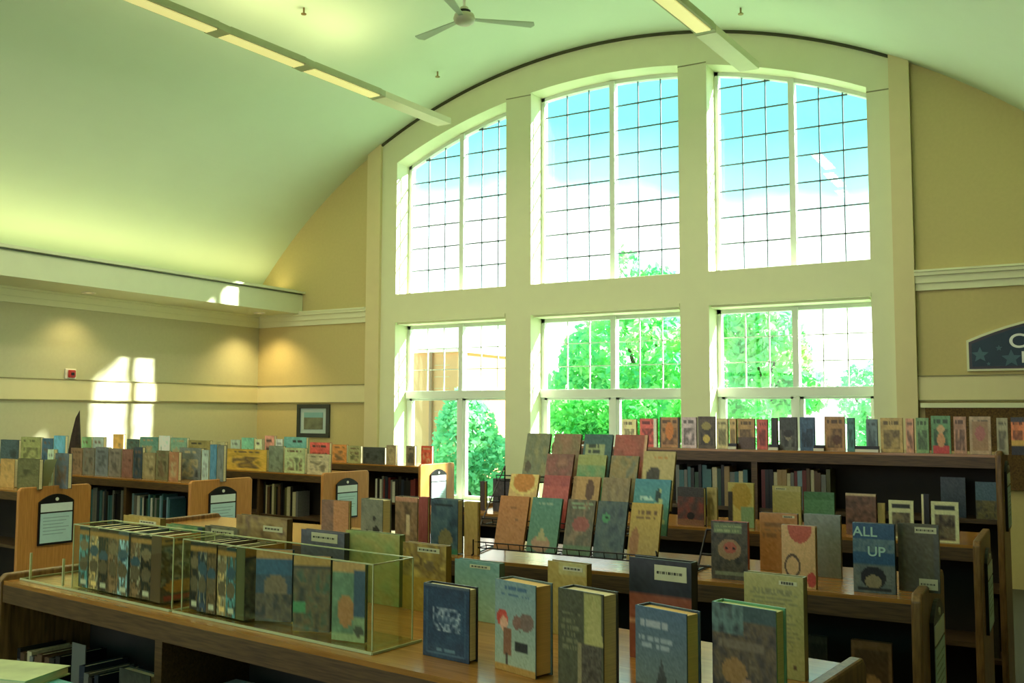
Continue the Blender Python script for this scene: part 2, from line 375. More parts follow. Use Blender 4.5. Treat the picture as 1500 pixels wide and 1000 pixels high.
st.build('mortar_course', mat('mortar', (214, 180, 140), .9, .1, 3), bd)
# ------------------------------------------------------------------ ceiling fixtures
def pendant(label, xa, xb, y0, segs):
    yl = 9.25; t = empty('pendant_light', (xb, yl, 5.0), 0, label, 'light', 'long pendant lights under the vault')
    def X(y): return (xa-xb)*(yl-y)/(yl-5.0)
    ys = [yl-s_ for s_ in segs]+[y0]
    prev = yl
    for i, y in enumerate(ys):
        a, b = X(y), X(prev); w_ = .095
        if i == 0: MB().prism([(b-w_, prev-yl), (b+w_, prev-yl), (a+w_, y-yl), (a-w_, y-yl)], 0, .07, 'z').build('end_channel', lampoff_m, t)
        else:
            MB().prism([(b-w_, prev-yl-.07), (b+w_, prev-yl-.07), (a+w_, y-yl+.07), (a-w_, y-yl+.07)], .012, .075, 'z').build('housing', gapm, t)
            MB().prism([(b-w_*.7, prev-yl-.07), (b+w_*.7, prev-yl-.07), (a+w_*.7, y-yl+.07), (a-w_*.7, y-yl+.07)], 0, .013, 'z').build('lens', lamp_m, t)
            lt = light('pendant_uplight', 'AREA', ((a+b)/2+xb, (y+prev)/2, 5.09), UP_W*(prev-y), (1, .84, .44), (math.pi, 0, 0), shape='RECTANGLE', size=.12, size_y=max(.2, prev-y-.2))
        if i: light('pendant_fill', 'AREA', ((a+b)/2+xb, (y+prev)/2, 4.97), DN_W*(prev-y), (1, .90, .66), (0, 0, 0), shape='RECTANGLE', size=.14, size_y=max(.2, prev-y-.2))  # added downward fill under the pendants, to brighten covers and shelf tops
        MB().prism([(a-w_, y-yl-.07), (a+w_, y-yl-.07), (a+w_, y-yl+.07), (a-w_, y-yl+.07)], .005, .07, 'z').build('joint', gapm, t)
        cx_ = a+xb; MB().tube((a, y-yl, .07), (a, y-yl, arcz(cx_)-5.0), .004, 6).build('cable', wire_m, t) if i in (3, 6) else None
        prev = y
UP_W = 3.6; DN_W = 11.0
pendant('long pale pendant light under the left side of the vault', -6.62, -6.33, -1.0, (1.15, 2.25, 3.3, 4.5, 5.7, 6.9, 8.1))
pendant('long pale pendant light crossing the arch above the right window', -2.95, -2.66, -1.0, (1.1, 2.25, 3.4, 4.6, 5.8, 7.0, 8.2))
fan = empty('ceiling_fan', (-4.4, 6.72, 4.92), 0, 'white three blade ceiling fan hanging from the top of the vault', 'fan')
MB().lathe([(.001, 0), (.05, .0), (.085, .02), (.095, .05), (.085, .085), (.05, .10), (.035, .15), (.001, .15)], 24).build('motor_housing', mat('fan_body', (190, 196, 168), .4, .05, 9), fan, smooth=True)
MB().lathe([(.001, .10), (.055, .10), (.055, .12), (.001, .12)], 20).build('dark_collar', wire_m, fan)
MB().tube((0, 0, .12), (0, 0, arcz(-4.4)-4.92-.02), .012, 10).build('down_rod', white_metal, fan)
MB().lathe([(.001, .88), (.02, .88), (.06, .97), (.06, 1.0), (.001, 1.0)], 18).build('ceiling_canopy', white_metal, fan)
for a in (165, 42, 285):
    m_ = MB(); ca, sa = math.cos(R(a)), math.sin(R(a))
    pts = [(.09, -.02), (.22, -.03), (.60, -.055), (.62, 0), (.60, .055), (.22, .03), (.09, .02)]
    m_.prism([(x*ca-y*sa, x*sa+y*ca) for x, y in pts], .045, .055, 'z').build('blade', mat('fan_blade', (168, 190, 160), .5, .05, 9), fan)
for (px, py, sd) in ((445, 20, 'nearer the camera, left of the fan'), (641, 112, 'between the left pendant light and the fan'), (1085, 20, 'right of the right pendant light')):
    d = ray(px, py); t0, t1 = 1., 40.
    for _ in range(60):
        tm = (t0+t1)/2; p = EYE+d*tm
        if abs(p[0]-XC) < 6.9 and p[2] < arcz(p[0])-.06: t0 = tm
        else: t1 = tm
    p = EYE+d*t0
    o = empty('sprinkler_head', tuple(p), 0, 'small sprinkler head on the vault '+sd, 'sprinkler', 'sprinkler heads on the vault')
    MB().tube((0, 0, -.0), (0, 0, .12), .01, 8).build('pipe', mat('brass', (150, 130, 80), .4, .1, 20, metal=.6), o); MB().lathe([(.001, -.012), (.028, -.008), (.028, 0), (.001, 0)], 12).build('deflector', MATS['brass'], o)
for i, (x, y, lb) in enumerate(((-9.62, 9.6, 'round recessed downlight in the soffit at the room corner'), (-9.70, 7.0, 'round recessed downlight in the soffit above the fire alarm'))):
    o = empty('downlight', (x, y, 2.955), 0, lb, 'light', 'downlights in the soffit')
    MB().lathe([(.045, -.001), (.075, -.012), (.08, -.004), (.08, 0), (.045, 0)], 20).build('trim_ring', white_metal, o)
    MB().lathe([(.001, -.002), (.045, -.002), (.045, -.0005), (.001, -.0005)], 16).build('bulb_face', mat('bulb_face', (255, 226, 160), .5, .02, 8, emit=1.4), o)
    light('downlight_lamp', 'SPOT', (x, y, 2.92), 60 if i == 0 else 24, (1, .74, .34), (0, 0, 0), spot_size=R(118), spot_blend=.9, shadow_soft_size=.05)
# cove lamps standing on the soffit ledge, lighting the foot of the vault
for y in (9.0, 7.0, 5.0, 3.0, 1.0, -1.0):
    light('cove_lamp', 'AREA', (-9.62, y, 3.33), 4.2, (1, .80, .36), (math.pi, 0, 0), shape='RECTANGLE', size=.25, size_y=1.95)
# ------------------------------------------------------------------ wall objects
al = empty('fire_alarm', (XL, 7.04, 2.03), 0, 'small red and white fire alarm on the left wall band', 'alarm')
box('back_plate', white_metal, (0, -.07, -.06), (.03, .07, .06), al, .01); box('horn', mat('alarm_red', (190, 50, 40), .4, .1, 20), (.03, -.045, -.045), (.06, .045, .045), al, .012)
MB().lathe([(.001, .0), (.02, 0), (.02, .03), (.001, .03)], 12).build('strobe', black_m, al).location = (.06, 0, -.015)
x0, x1 = -9.27, -8.69
pf = empty('framed_picture', ((x0+x1)/2, YW+.03, 1.25), 0, 'dark framed picture hanging on the back wall left of the windows', 'picture'); hw = (x1-x0)/2
fr = MB()
for a in ((-hw, -.03, 0, hw, 0, .055), (-hw, -.03, .395, hw, 0, .45), (-hw, -.03, .05, -hw+.055, 0, .4), (hw-.055, -.03, .05, hw, 0, .4)): fr.box(*a)
fr.build('frame', mat('frame_dark', (44, 52, 50), .4, .2, 20), pf)
box('mat_board', mat('mat_board', (176, 200, 196), .7, .04, 20), (-hw+.055, -.012, .055), (hw-.055, -.002, .395), pf)
box('print', mat('landscape_print', (120, 130, 104), .6, c2=(86, 88, 70), nscale=9), (-hw+.12, -.016, .11), (hw-.12, -.012, .34), pf)
box('print_sky', mat('print_sky', (120, 170, 170), .6, .1, 9), (-hw+.12, -.0165, .27), (hw-.12, -.0125, .34), pf)
# sign
sg = empty('library_sign', (.20, YW+.03, 2.02), 0, 'dark blue arched library sign with white lettering on the back wall', 'sign')
def archpoly(hw_, z0, ze, zt_, n=18): return [(-hw_, z0), (hw_, z0)]+[(hw_*math.cos(math.pi*0+0)*0+x, ze+(zt_-ze)*(1-(x/hw_)**2)) for x in lin(hw_, -hw_, n)]
MB().prism(archpoly(1.045, -.02, .27, .50), -.03, 0).build('rim', trim_m, sg)
MB().prism(archpoly(1.025, 0, .252, .48), -.036, -.03).build('border', black_m, sg)
MB().prism(archpoly(1.0, .022, .235, .458), -.042, -.036).build('board', mat('sign_navy', (16, 52, 74), .5, .15, 6), sg)
def star(cx, cz, r, n=5):
    return [(cx+(r if k % 2 == 0 else r*.45)*math.cos(math.pi/2+k*math.pi/n), cz+(r if k % 2 == 0 else r*.45)*math.sin(math.pi/2+k*math.pi/n)) for k in range(2*n)]
stm = mat('sign_star', (66, 104, 118), .5, .15, 12)
for cx_, cz_, r_ in ((-.93, .13, .075), (-.77, .19, .03), (-.67, .09, .085), (-.86, .045, .02), (.72, .1, .08), (.9, .17, .04), (.1, .38, .05)):
    MB().prism(star(cx_, cz_, r_), -.0445, -.042).build('star', stm, sg)
def text(parent, s_, x, z, size, m, sxx=1, y=-.044, ext=.0015, name='lettering', rot=(math.pi/2, 0, 0), al='LEFT'):
    cu = bpy.data.curves.new(name, 'FONT'); cu.body = s_; cu.size = size; cu.extrude = ext; cu.align_x = al; cu.offset = size*.012
    o = bpy.data.objects.new(name, cu); C.objects.link(o); bpy.context.view_layer.update()
    dg = bpy.context.evaluated_depsgraph_get(); me = bpy.data.meshes.new_from_object(o.evaluated_get(dg)); bpy.data.objects.remove(o)
    me.materials.clear(); me.materials.append(m); q = bpy.data.objects.new(name, me); C.objects.link(q); q.parent = parent; q.location = (x, y, z); q.rotation_euler = rot; q.scale = (sxx, 1, 1); return q
wl = mat('white_letter', (236, 244, 236), .5, .03, 20)
text(sg, "CHILDREN'S", -.69, .19, .185, wl, 1.16); text(sg, 'LIBRARY', -.60, .05, .15, wl, 1.75)
cb = empty('bulletin_strip', (.5, YW+.0, 0), 0, 'dark brown speckled bulletin board below the sign on the back wall', 'board')
box('cork', mat('cork', (112, 86, 42), .9, c2=(66, 46, 22), nscale=60), (-1.72, -.02, .9), (2.4, .03, 1.655), cb)
box('top_rail', trim_m, (-1.76, -.03, 1.655), (2.4, .03, 1.70), cb)
# ------------------------------------------------------------------ bookcases
def rot2(p, a): return (p[0]*math.cos(a)-p[1]*math.sin(a), p[0]*math.sin(a)+p[1]*math.cos(a))
def bookcase(label, xr, yf, width, depth, h, levels, yaw=0, pm=None, lip=.02, sign=True, name='bookcase', tm=None, nsec=None):
    """origin: right front bottom corner, unit runs to local -X, front faces -Y"""
    t = empty(name, (xr, yf, 0), yaw, label, 'bookcase', 'low wooden bookcases')
    nsec = nsec or max(1, round(width/.84)); sw = width/nsec
    box('top', tm or top_m, (-width, -.01, h-.012), (-.03, depth+.01, h), t)
    box('top_edge', edge_m, (-width, -.012, h-.065), (-.03, 0, h-.012), t); box('top_core', edge_m, (-width, 0, h-.05), (-.03, depth, h-.012), t)
    for nm, x in (('end_panel', 0), ('end_panel', -width)):
        p = [(-.02, 0), (depth+.02, 0), (depth+.02, h+lip-.02), (depth, h+lip), (0, h+lip), (-.02, h+lip-.02)]
        MB().prism(p, x-.03 if x == 0 else x-.03, x if x == 0 else x, 'x').build(nm, pm or panel_m, t, .006)
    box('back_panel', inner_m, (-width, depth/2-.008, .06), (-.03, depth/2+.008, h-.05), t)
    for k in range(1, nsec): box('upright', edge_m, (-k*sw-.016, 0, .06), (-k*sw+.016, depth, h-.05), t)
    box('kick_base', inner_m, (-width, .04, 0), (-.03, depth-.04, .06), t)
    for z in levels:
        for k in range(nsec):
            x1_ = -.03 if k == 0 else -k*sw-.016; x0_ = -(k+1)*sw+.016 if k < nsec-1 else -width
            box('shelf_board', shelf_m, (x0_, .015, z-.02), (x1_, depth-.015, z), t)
    if sign:
        c = depth/2; hw_ = min(.125, depth*.28); zt = h-.035
        ar = [(c-hw_, zt-.34), (c+hw_, zt-.34)]+[(c+x, zt-.05+.05*(1-(x/hw_)**2)) for x in lin(hw_, -hw_, 10)]
        s_ = MB().prism(ar, 0, .012, 'x').build('sign_holder', black_m, t)
        box('sign_title', paper_m, (.012, c-hw_+.012, zt-.118), (.0145, c+hw_-.012, zt-.062), s_); box('sign_sheet', paperblue_m, (.012, c-hw_+.012, zt-.325), (.0145, c+hw_-.012, zt-.128), s_)
        MB().tube((.012, c, zt-.035), (.016, c, zt-.035), .012, 10).build('holder_stud', white_metal, s_)
        q = MB()
        for k in range(6): q.box(.0145, c-hw_+.03, zt-.16-k*.022, .0152, c+hw_-.035-(k % 3)*.02, zt-.155-k*.022)
        q.build('print_lines', mat('faint_print', (150, 180, 180), .7, .1, 40), s_)
    return t
dk = mat('dim_lit_oak_panel', (150, 116, 66), .4, c2=(92, 66, 34), nscale=6, stretch=(14, 14, 1.5))  # darker copy of the oak end panel, dimmer light put into the colour
Y0 = R(-6.5)
ROW0 = ((-.50, 1.57), Y0)
bookcase('long front bookcase nearest the camera, with clear display boxes on top', -.46, 1.5655, 2.46, .58, 1.07, (.10, .66), Y0, pm=dk, nsec=3)
bookcase('second bookcase from the front on the right, carrying the tilted display rack', -.385, 2.98, 3.35, .50, 1.07, (.10, .68), 0, pm=dk, nsec=4)
bookcase('third bookcase from the front on the right, behind the display rack', -.335, 4.33, 2.52, .47, 1.07, (.10, .68), 0, pm=dk, nsec=3)
bookcase('tall bookcase standing before the right windows, books lined on top', -.30, 5.22, 2.42, .45, 1.40, (.10, .42, .755, 1.085), 0, pm=dk, nsec=2)
bookcase('low bookcase at the far left, its orange end panel nearest', -6.05, 3.92, 2.5, .48, 1.07, (.10, .40, .70), R(-4), nsec=3)
bookcase('low bookcase of the left group, second from the front', -5.61, 4.97, 3.4, .53, 1.07, (.10, .40, .70), R(-5), nsec=4)
bookcase('low bookcase of the left group, third from the front', -5.42, 6.2, 4.25, .50, 1.07, (.10, .40, .70), R(-6), nsec=5)
bookcase('low bookcase of the left group, farthest, beside the left window', -5.50, 7.70, 4.2, .5, 1.07, (.10, .40, .70), R(-4), nsec=5)
# ------------------------------------------------------------------ cover art
COVRES = {'hi': (36, 48), 'mid': (20, 28), 'lo': (10, 14)}
def vnoise(g, n, m, k):
    a = g.random((k+2, k+2)); x = np.linspace(0, k, n); y = np.linspace(0, k, m)
    xi = np.minimum(x.astype(int), k-1); yi = np.minimum(y.astype(int), k-1); fx = (x-xi)[:, None]; fy = (y-yi)[None, :]
    return a[xi][:, yi]*(1-fx)*(1-fy)+a[xi+1][:, yi]*fx*(1-fy)+a[xi][:, yi+1]*(1-fx)*fy+a[xi+1][:, yi+1]*fx*fy
def paint(n, m, ops, seed):
    """u to the right, v downwards, 0..1; returns (n, m, 3) sRGB 0-255"""
    g = np.random.default_rng(seed)
    u = np.linspace(0, 1, n)[:, None]+np.zeros((1, m)); v = np.linspace(0, 1, m)[None, :]+np.zeros((n, 1))
    im = np.zeros((n, m, 3)); im[:] = ops[0]
    for o in ops[1:]:
        k = o[0]
        if k == 'g': im = im*(1-v[..., None])+np.array(o[1])*v[..., None]
        elif k == 'r': im[(u >= o[1]) & (u <= o[3]) & (v >= o[2]) & (v <= o[4])] = o[5]
        elif k == 'e': im[((u-o[1])/o[3])**2+((v-o[2])/o[4])**2 < 1] = o[5]
        elif k == 'ring':
            d = ((u-o[1])/o[3])**2+((v-o[2])/o[4])**2; im[(d < 1) & (d > .6)] = o[5]
        elif k == 'm':   # mottled palette inside a rectangle
            nn = vnoise(g, n, m, o[2]); nn = (nn-nn.min())/(np.ptp(nn)+1e-6); pal = np.array(o[1], float); n2 = vnoise(g, n, m, int(o[2]*1.7)); f_ = np.clip((nn*.7+n2*.45)*1.25-.15, 0, .999)*(len(pal)-1); i0 = f_.astype(int); q = pal[i0]+(pal[np.minimum(i0+1, len(pal)-1)]-pal[i0])*(f_-i0)[..., None]
            r_ = o[3] if len(o) > 3 else (0, 0, 1, 1); mk = ((u >= r_[0]) & (u <= r_[2]) & (v >= r_[1]) & (v <= r_[3]))[..., None]; im = np.where(mk, q, im)
        elif k == 't':   # rows of small print
            _, x0_, y0_, x1_, y1_, rows, c = o
            for r_ in range(rows):
                yy = y0_+(y1_-y0_)*(r_+.5)/rows; hh = (y1_-y0_)/rows*.3
                a = g.random(n) > .28; mk = (u >= x0_+.03*g.random()) & (u <= x1_-.12*g.random()) & (abs(v-yy) < hh) & a[:, None]; im[mk] = c
        elif k == 'tri':
            _, cx_, y0_, y1_, hw_, c = o; mk = (v >= y0_) & (v <= y1_) & (abs(u-cx_) < hw_*(v-y0_)/(y1_-y0_)); im[mk] = c
    im += g.normal(size=(n, m, 1))*5
    return np.clip(im, 2, 252)
def lin_(im):
    c = im/255; return np.where(c <= .04045, c/12.92, ((c+.055)/1.055)**2.4)
BOOKN = [0]
def cover_mesh(name, w_, h_, t_, ops, res, spine_c, flip, seed):
    """hard cover shell: front board (printed grid), back board, spine"""
    n, m = COVRES[res]; bt = min(.003, t_*.2); im = lin_(paint(n, m, ops, seed))
    if name == 'plain': pass
    xs = np.linspace(-w_/2, w_/2, n); zs = np.linspace(h_, 0, m)
    V = [(x, 0, z) for x in xs for z in zs]; col = [tuple(im[i, j]) for i in range(n) for j in range(m)]
    F = [(i*m+j, i*m+j+1, (i+1)*m+j+1, (i+1)*m+j) for i in range(n-1) for j in range(m-1)]
    sc = tuple(lin_(np.array(spine_c, float))); b = MB(); sd = 1 if flip else -1
    b.box(-w_/2, .0003, 0, w_/2, bt, h_); b.box(-w_/2, t_-bt, 0, w_/2, t_, h_)
    xa, xb = (w_/2-bt, w_/2) if sd > 0 else (-w_/2, -w_/2+bt); b.box(xa, 0.0003, 0, xb, t_, h_)
    o = len(V); V += b.v; F += [tuple(o+k for k in f) for f in b.f]; col += [sc]*len(b.v)
    me = bpy.data.meshes.new(name); me.from_pydata(V, [], F)
    a = me.color_attributes.new('Col', 'FLOAT_COLOR', 'POINT'); arr = np.ones((len(V), 4)); arr[:, :3] = col; a.data.foreach_set('color', arr.ravel()); me.materials.append(cover_m); me.update()
    return me
def book(loc, yaw, w_, h_, t_, ops, label, res='mid', flip=False, spine=None, sticker=None, group=None, tilt=0, pages=None, spread=0):
    BOOKN[0] += 1
    t = empty('book', loc, yaw, label, 'book', group); t.rotation_euler = (tilt, 0, yaw)
    sp_ = spine or tuple(np.array(ops[0])*.75)
    me = cover_mesh('cover', w_, h_, t_, ops, res, sp_, flip, BOOKN[0]); o = bpy.data.objects.new('cover', me); C.objects.link(o); o.parent = t
    bt = min(.003, t_*.2); d = .004
    xa, xb = ((-w_/2+d, w_/2-bt) if flip else (-w_/2+bt, w_/2-d))
    box('page_block', pages or pages_m, (xa, bt, d), (xb, t_-bt, h_-d), t)
    if sticker:
        for (u0, v0, u1, v1) in sticker:
            s_ = box('barcode_label', label_m, (-w_/2+u0*w_, -.0012, h_*(1-v1)), (-w_/2+u1*w_, -.0002, h_*(1-v0)), t)
            q = MB(); a, b = -w_/2+(u0+.04)*w_, -w_/2+(u1-.05)*w_; z_ = h_*(1-(v0+v1)/2)
            for k in range(14): xx = a+(b-a)*k/14; q.box(xx, -.0018, z_-h_*.012, xx+(b-a)/14*(.35+.4*((k*7) % 3 == 0)), -.0012, z_+h_*.014)
            q.build('barcode', ink_m, s_)
    return t
def row_line(row, d=0):
    (x0_, y0_), a = row; nx, ny = -math.sin(a), math.cos(a); return (x0_+nx*d, y0_+ny*d), a
def hit(px, py, p0, a):
    d = ray(px, py); nx, ny = -math.sin(a), math.cos(a); k = (p0[0]*nx+p0[1]*ny)/(d[0]*nx+d[1]*ny); return EYE+d*k
def put(xl, xr_, yt, row, d, z0, t_, ops, label, yaw=0, hmin=.1, hmax=.36, **k):
    p0, a = row_line(row, d); c = hit((xl+xr_)/2, yt, p0, a); a2 = a+R(yaw)
    l = hit(xl, yt, (c[0], c[1]), a2); r_ = hit(xr_, yt, (c[0], c[1]), a2); w_ = math.hypot(r_[0]-l[0], r_[1]-l[1]); h_ = c[2]-z0
    if not hmin <= h_ <= hmax: print('HEIGHT %.3f' % h_, label); h_ = min(max(h_, hmin), hmax)
    return book(((l[0]+r_[0])/2, (l[1]+r_[1])/2, z0+.0005), a2, w_-.002, h_, t_, ops, label, **k)
# palettes
NAVY = (26, 48, 66); INK = (24, 26, 24); TAN = (176, 150, 96); CREAM = (214, 206, 150); GOLD = (186, 156, 60); OLIVE = (96, 96, 56); RUST = (168, 84, 56); TEAL = (70, 136, 128); PALET = (140, 170, 150); GREY = (112, 116, 108); BROWN = (104, 80, 52); PINK = (190, 140, 118); RED = (178, 62, 54); GREEN = (86, 140, 88); BLUE = (60, 100, 130); LILAC = (172, 158, 160); WHITE = (222, 222, 196)
H = 1.07
# front row, nearest covers
put(620, 688, 858, ROW0, .10, H, .030, [NAVY, ('m', [(18, 36, 52), (24, 50, 70), (36, 66, 84)], 7), ('r', 0, 0, 1, .03, (70, 84, 88)), ('m', [(26, 50, 68), (26, 50, 68), (150, 164, 168), (30, 60, 78)], 15, (.2, .3, .82, .62)), ('m', [(150, 164, 168), (40, 66, 84), (190, 196, 190)], 12, (.36, .42, .7, .52)), ('r', .06, .07, .94, .085, (60, 90, 104)), ('r', .06, .93, .94, .945, (60, 90, 104)), ('r', .06, .07, .09, .94, (44, 74, 90)), ('r', .91, .07, .94, .94, (44, 74, 90)), ('t', .25, .86, .75, .91, 1, (80, 110, 120))],
    'dark navy hardcover with silver ornament, leftmost cover of the front row', yaw=-1, res='hi', spine=(20, 26, 34))
put(725, 785, 853, ROW0, .10, H, .050, [(112, 138, 136), ('g', (146, 160, 130)), ('t', .15, .05, .9, .18, 2, (70, 100, 120)), ('tri', .62, .30, .55, .01, (94, 80, 70)), ('e', .78, .42, .18, .1, (110, 92, 80)), ('e', .55, .44, .1, .08, (120, 90, 76)), ('e', .18, .42, .14, .1, (176, 70, 56)), ('e', .22, .48, .1, .08, (196, 150, 120)), ('r', .22, .52, .42, .82, (120, 84, 60)), ('r', .28, .8, .34, .95, (60, 50, 44)), ('r', .5, .64, .8, .76, (36, 42, 42)), ('r', 0, .93, 1, 1, (160, 124, 60))],
    'blue grey thick paperback with a red capped girl on the cover', yaw=-10, res='hi', pages=mat('amber_pages', (240, 200, 124), .8, .15, 14, stretch=(40, 1, 40)))
put(817, 884, 866, ROW0, .055, H, .046, [(62, 66, 46), ('m', [(50, 52, 36), (76, 78, 54), (64, 66, 46)], 9), ('t', .08, .2, .5, .6, 6, (104, 104, 72)), ('r', .6, .02, .96, .5, (150, 146, 84)), ('tri', .8, .02, .5, .22, (160, 154, 92)), ('m', [(34, 30, 24), (90, 84, 66), (50, 44, 36)], 20, (.5, .5, .96, 1)), ('r', .44, .5, .52, 1, (130, 120, 84))],
    'dark olive hardcover with a pale dress figure on the cover', yaw=-8, res='hi', spine=(50, 50, 40))
put(930, 1006, 893, ROW0, .02, H, .040, [(74, 96, 112), ('g', (104, 110, 90)), ('t', .08, .10, .75, .2, 1, (150, 156, 156)), ('t', .06, .25, .8, .38, 2, (140, 150, 150)), ('m', [(40, 44, 46), (80, 78, 66), (56, 56, 52)], 12, (0, .72, 1, 1)), ('tri', .52, .45, .8, .16, (62, 66, 64)), ('r', .44, .6, .6, .8, (56, 58, 54)), ('tri', .8, .6, .8, .1, (54, 54, 50))],
    'blue grey hardcover with a dark castle silhouette on the cover', yaw=-11, res='hi', pages=MATS['amber_pages'])
put(1042, 1137, 888, ROW0, .0, H, .034, [(60, 52, 42), ('m', [(34, 30, 26), (66, 58, 44), (92, 78, 50), (44, 40, 36)], 13), ('r', 0, 0, 1, .12, (48, 70, 66)), ('m', [(30, 36, 34), (84, 110, 100), (50, 70, 66)], 12, (0, 0, .5, .22)), ('e', .35, .5, .2, .1, (130, 98, 50)), ('e', .55, .62, .1, .08, (140, 110, 80)), ('e', .2, .75, .14, .1, (70, 84, 84)), ('t', .1, .26, .9, .34, 1, (100, 88, 66))],
    'dark crowded cover hardcover, rightmost of the front row', yaw=-7, res='hi', spine=(96, 150, 110), pages=mat('greenish_pages', (228, 232, 164), .8, .15, 14, stretch=(40, 1, 40)))
# back row of the front bookcase: back covers with barcode labels
BK = .50
def back(xl, xr_, yt, c, label, extra=(), st=((.45, .07, .9, .13),), d=BK, row=ROW0, t_=.022, z0=H, res='mid', yaw=0):
    put(xl, xr_, yt, row, d, z0, t_, [c]+list(extra), label, flip=True, sticker=st, res=res, yaw=yaw)
back(181, 235, 757, (172, 150, 82), 'yellow tan back cover, leftmost behind the left display box', [('m', [(176, 152, 84), (160, 136, 66), (190, 166, 96)], 6)], d=.42)
back(243, 297, 770, (70, 120, 74), 'green back cover standing between the two clear display boxes', [('m', [(60, 110, 66), (96, 140, 88), (150, 150, 96)], 7, (0, 0, 1, .35)), ('r', .88, 0, 1, 1, (40, 66, 80))], st=(), d=.42)
back(300, 351, 772, (112, 112, 90), 'grey back cover with a red band and pale label', [('m', [(70, 72, 60), (128, 126, 98), (96, 96, 78)], 10), ('r', 0, .3, .8, .45, (178, 86, 66))], st=((.2, .05, .85, .16),), d=.42)
back(346, 421, 757, (126, 104, 66), 'brown collage back cover behind the right display box', [('m', [(96, 76, 48), (140, 116, 74), (160, 140, 90), (110, 90, 70)], 9)], st=((.55, .12, .92, .2),), d=.42)
back(441, 505, 778, (92, 96, 104), 'slate blue back cover with pale label behind the display box', [('r', 0, .42, 1, 1, (150, 128, 74))], st=((.25, .03, .85, .17),), d=.42)
back(506, 586, 780, (134, 152, 90), 'pale green back cover behind the right display box', [('m', [(128, 156, 92), (160, 156, 88), (140, 150, 86)], 5)], st=(), d=.44, res='mid')
back(590, 654, 797, (168, 142, 58), 'gold back cover with round pictures, right of the display boxes', [('m', [(176, 150, 62), (120, 98, 50), (186, 162, 80)], 9, (0, 0, 1, .5)), ('ring', .3, .25, .15, .1, (96, 78, 44)), ('e', .62, .32, .12, .08, (110, 92, 60)), ('r', 0, .5, 1, 1, (156, 128, 46))], st=((.35, .05, .85, .12),), d=.44)
back(666, 732, 822, (110, 150, 140), 'pale teal back cover behind the navy hardcover', [('g', (140, 160, 120))], st=((.35, .06, .8, .12),), d=.44)
back(802, 860, 824, (160, 140, 66), 'yellow back cover with label behind the olive hardcover', [('r', .28, 0, .98, .18, (170, 164, 100))], st=((.4, .05, .9, .11),), d=.44)
put(921, 1013, 820, ROW0, .36, H, .030, [(26, 32, 34), ('m', [(30, 32, 26), (22, 30, 34)], 4, (0, 0, 1, .3)), ('r', 0, .36, 1, .6, (138, 74, 46)), ('r', 0, .60, 1, .63, (190, 140, 96)), ('r', 0, .63, 1, 1, (138, 74, 46))], 'black and rust red back cover with pale label', flip=True, sticker=((.42, .05, .93, .2),), res='mid')
back(1089, 1177, 842, (160, 156, 92), 'tall cream green back cover with printed text, right end', [('t', .1, .14, .92, .3, 4, (130, 130, 84)), ('t', .1, .36, .92, .75, 9, (136, 134, 86)), ('e', .85, .88, .03, .02, (90, 70, 40))], st=((.6, .05, .9, .09),), d=.40, res='hi')
# ------------------------------------------------------------------ acrylic display boxes on the front bookcase
def slab_box(name, label, xl, xr_, h_, row, d0, d1, divs=()):
    p0, a = row_line(row, d0); A = hit(xl[0], xl[1], p0, a); B = hit(xr_[0], xr_[1], p0, a); w_ = math.hypot(B[0]-A[0], B[1]-A[1]); dd = d1-d0
    t = empty(name, (A[0], A[1], H+.0005), a, label, 'display box', 'clear display boxes on the front bookcase'); q = .003
    box('front_panel', acry_m, (0, 0, q), (w_, q, h_), t); box('back_panel', acry_m, (0, dd-q, q), (w_, dd, h_), t)
    box('side_panel', acry_m, (0, q, q), (q, dd-q, h_), t); box('side_panel', acry_m, (w_-q, q, q), (w_, dd-q, h_), t); box('base', acry_m, (-.01, -.02, 0), (w_+.02, dd+.01, q), t)
    e_ = MB(); r_ = .0014
    e_.box(-.01, -.0225, 0, w_+.02, -.0195, .006); e_.box(w_+.019, -.02, 0, w_+.022, dd+.01, .005)
    for (x, y) in ((0, 0), (w_, 0), (w_, dd)): e_.box(x-r_, y-r_, q, x+r_, y+r_, h_)
    e_.box(0, -r_, h_-r_, w_, r_, h_+r_); e_.box(0, dd-r_, h_-r_, w_, dd+r_, h_+r_); e_.box(w_-r_, 0, h_-r_, w_+r_, dd, h_+r_); e_.box(-r_, 0, h_-r_, r_, dd, h_+r_)
    e_.build('polished_edges', acry_edge, t)
    for x in divs: box('divider', acry_edge, (x, .01, q), (x+.004, .014, .10), t)
    return (A[0], A[1]), a, w_
bxA = slab_box('display_box', 'long clear display box at the left end of the front bookcase', (105, 870), (252, 890), .190, ROW0, .05, .18)
bxB = slab_box('display_box', 'long clear display box in the middle of the front bookcase', (266, 895), (545, 965), .190, ROW0, .05, .18)
# clear tray left of the first box
p0, a0 = row_line(ROW0, .03); A = hit(30, 851, p0, a0); B = hit(99, 868, p0, a0); wt = math.hypot(B[0]-A[0], B[1]-A[1])
tr = empty('display_tray', (A[0], A[1], H+.0005), a0, 'empty clear tray with two pale dividers at the left end', 'display tray')
box('base', acry_m, (0, 0, 0), (wt, .2, .004), tr); box('front_edge', acry_edge, (0, -.003, 0), (wt, 0, .006), tr)
for px in (38, 86):
    q = hit(px, 840, p0, a0); xx = math.hypot(q[0]-A[0], q[1]-A[1]); box('divider', acry_edge, (xx, .01, .004), (xx+.005, .016, .085), tr)
box('side_edge', acry_edge, (-.003, 0, 0), (0, .2, .005), tr)
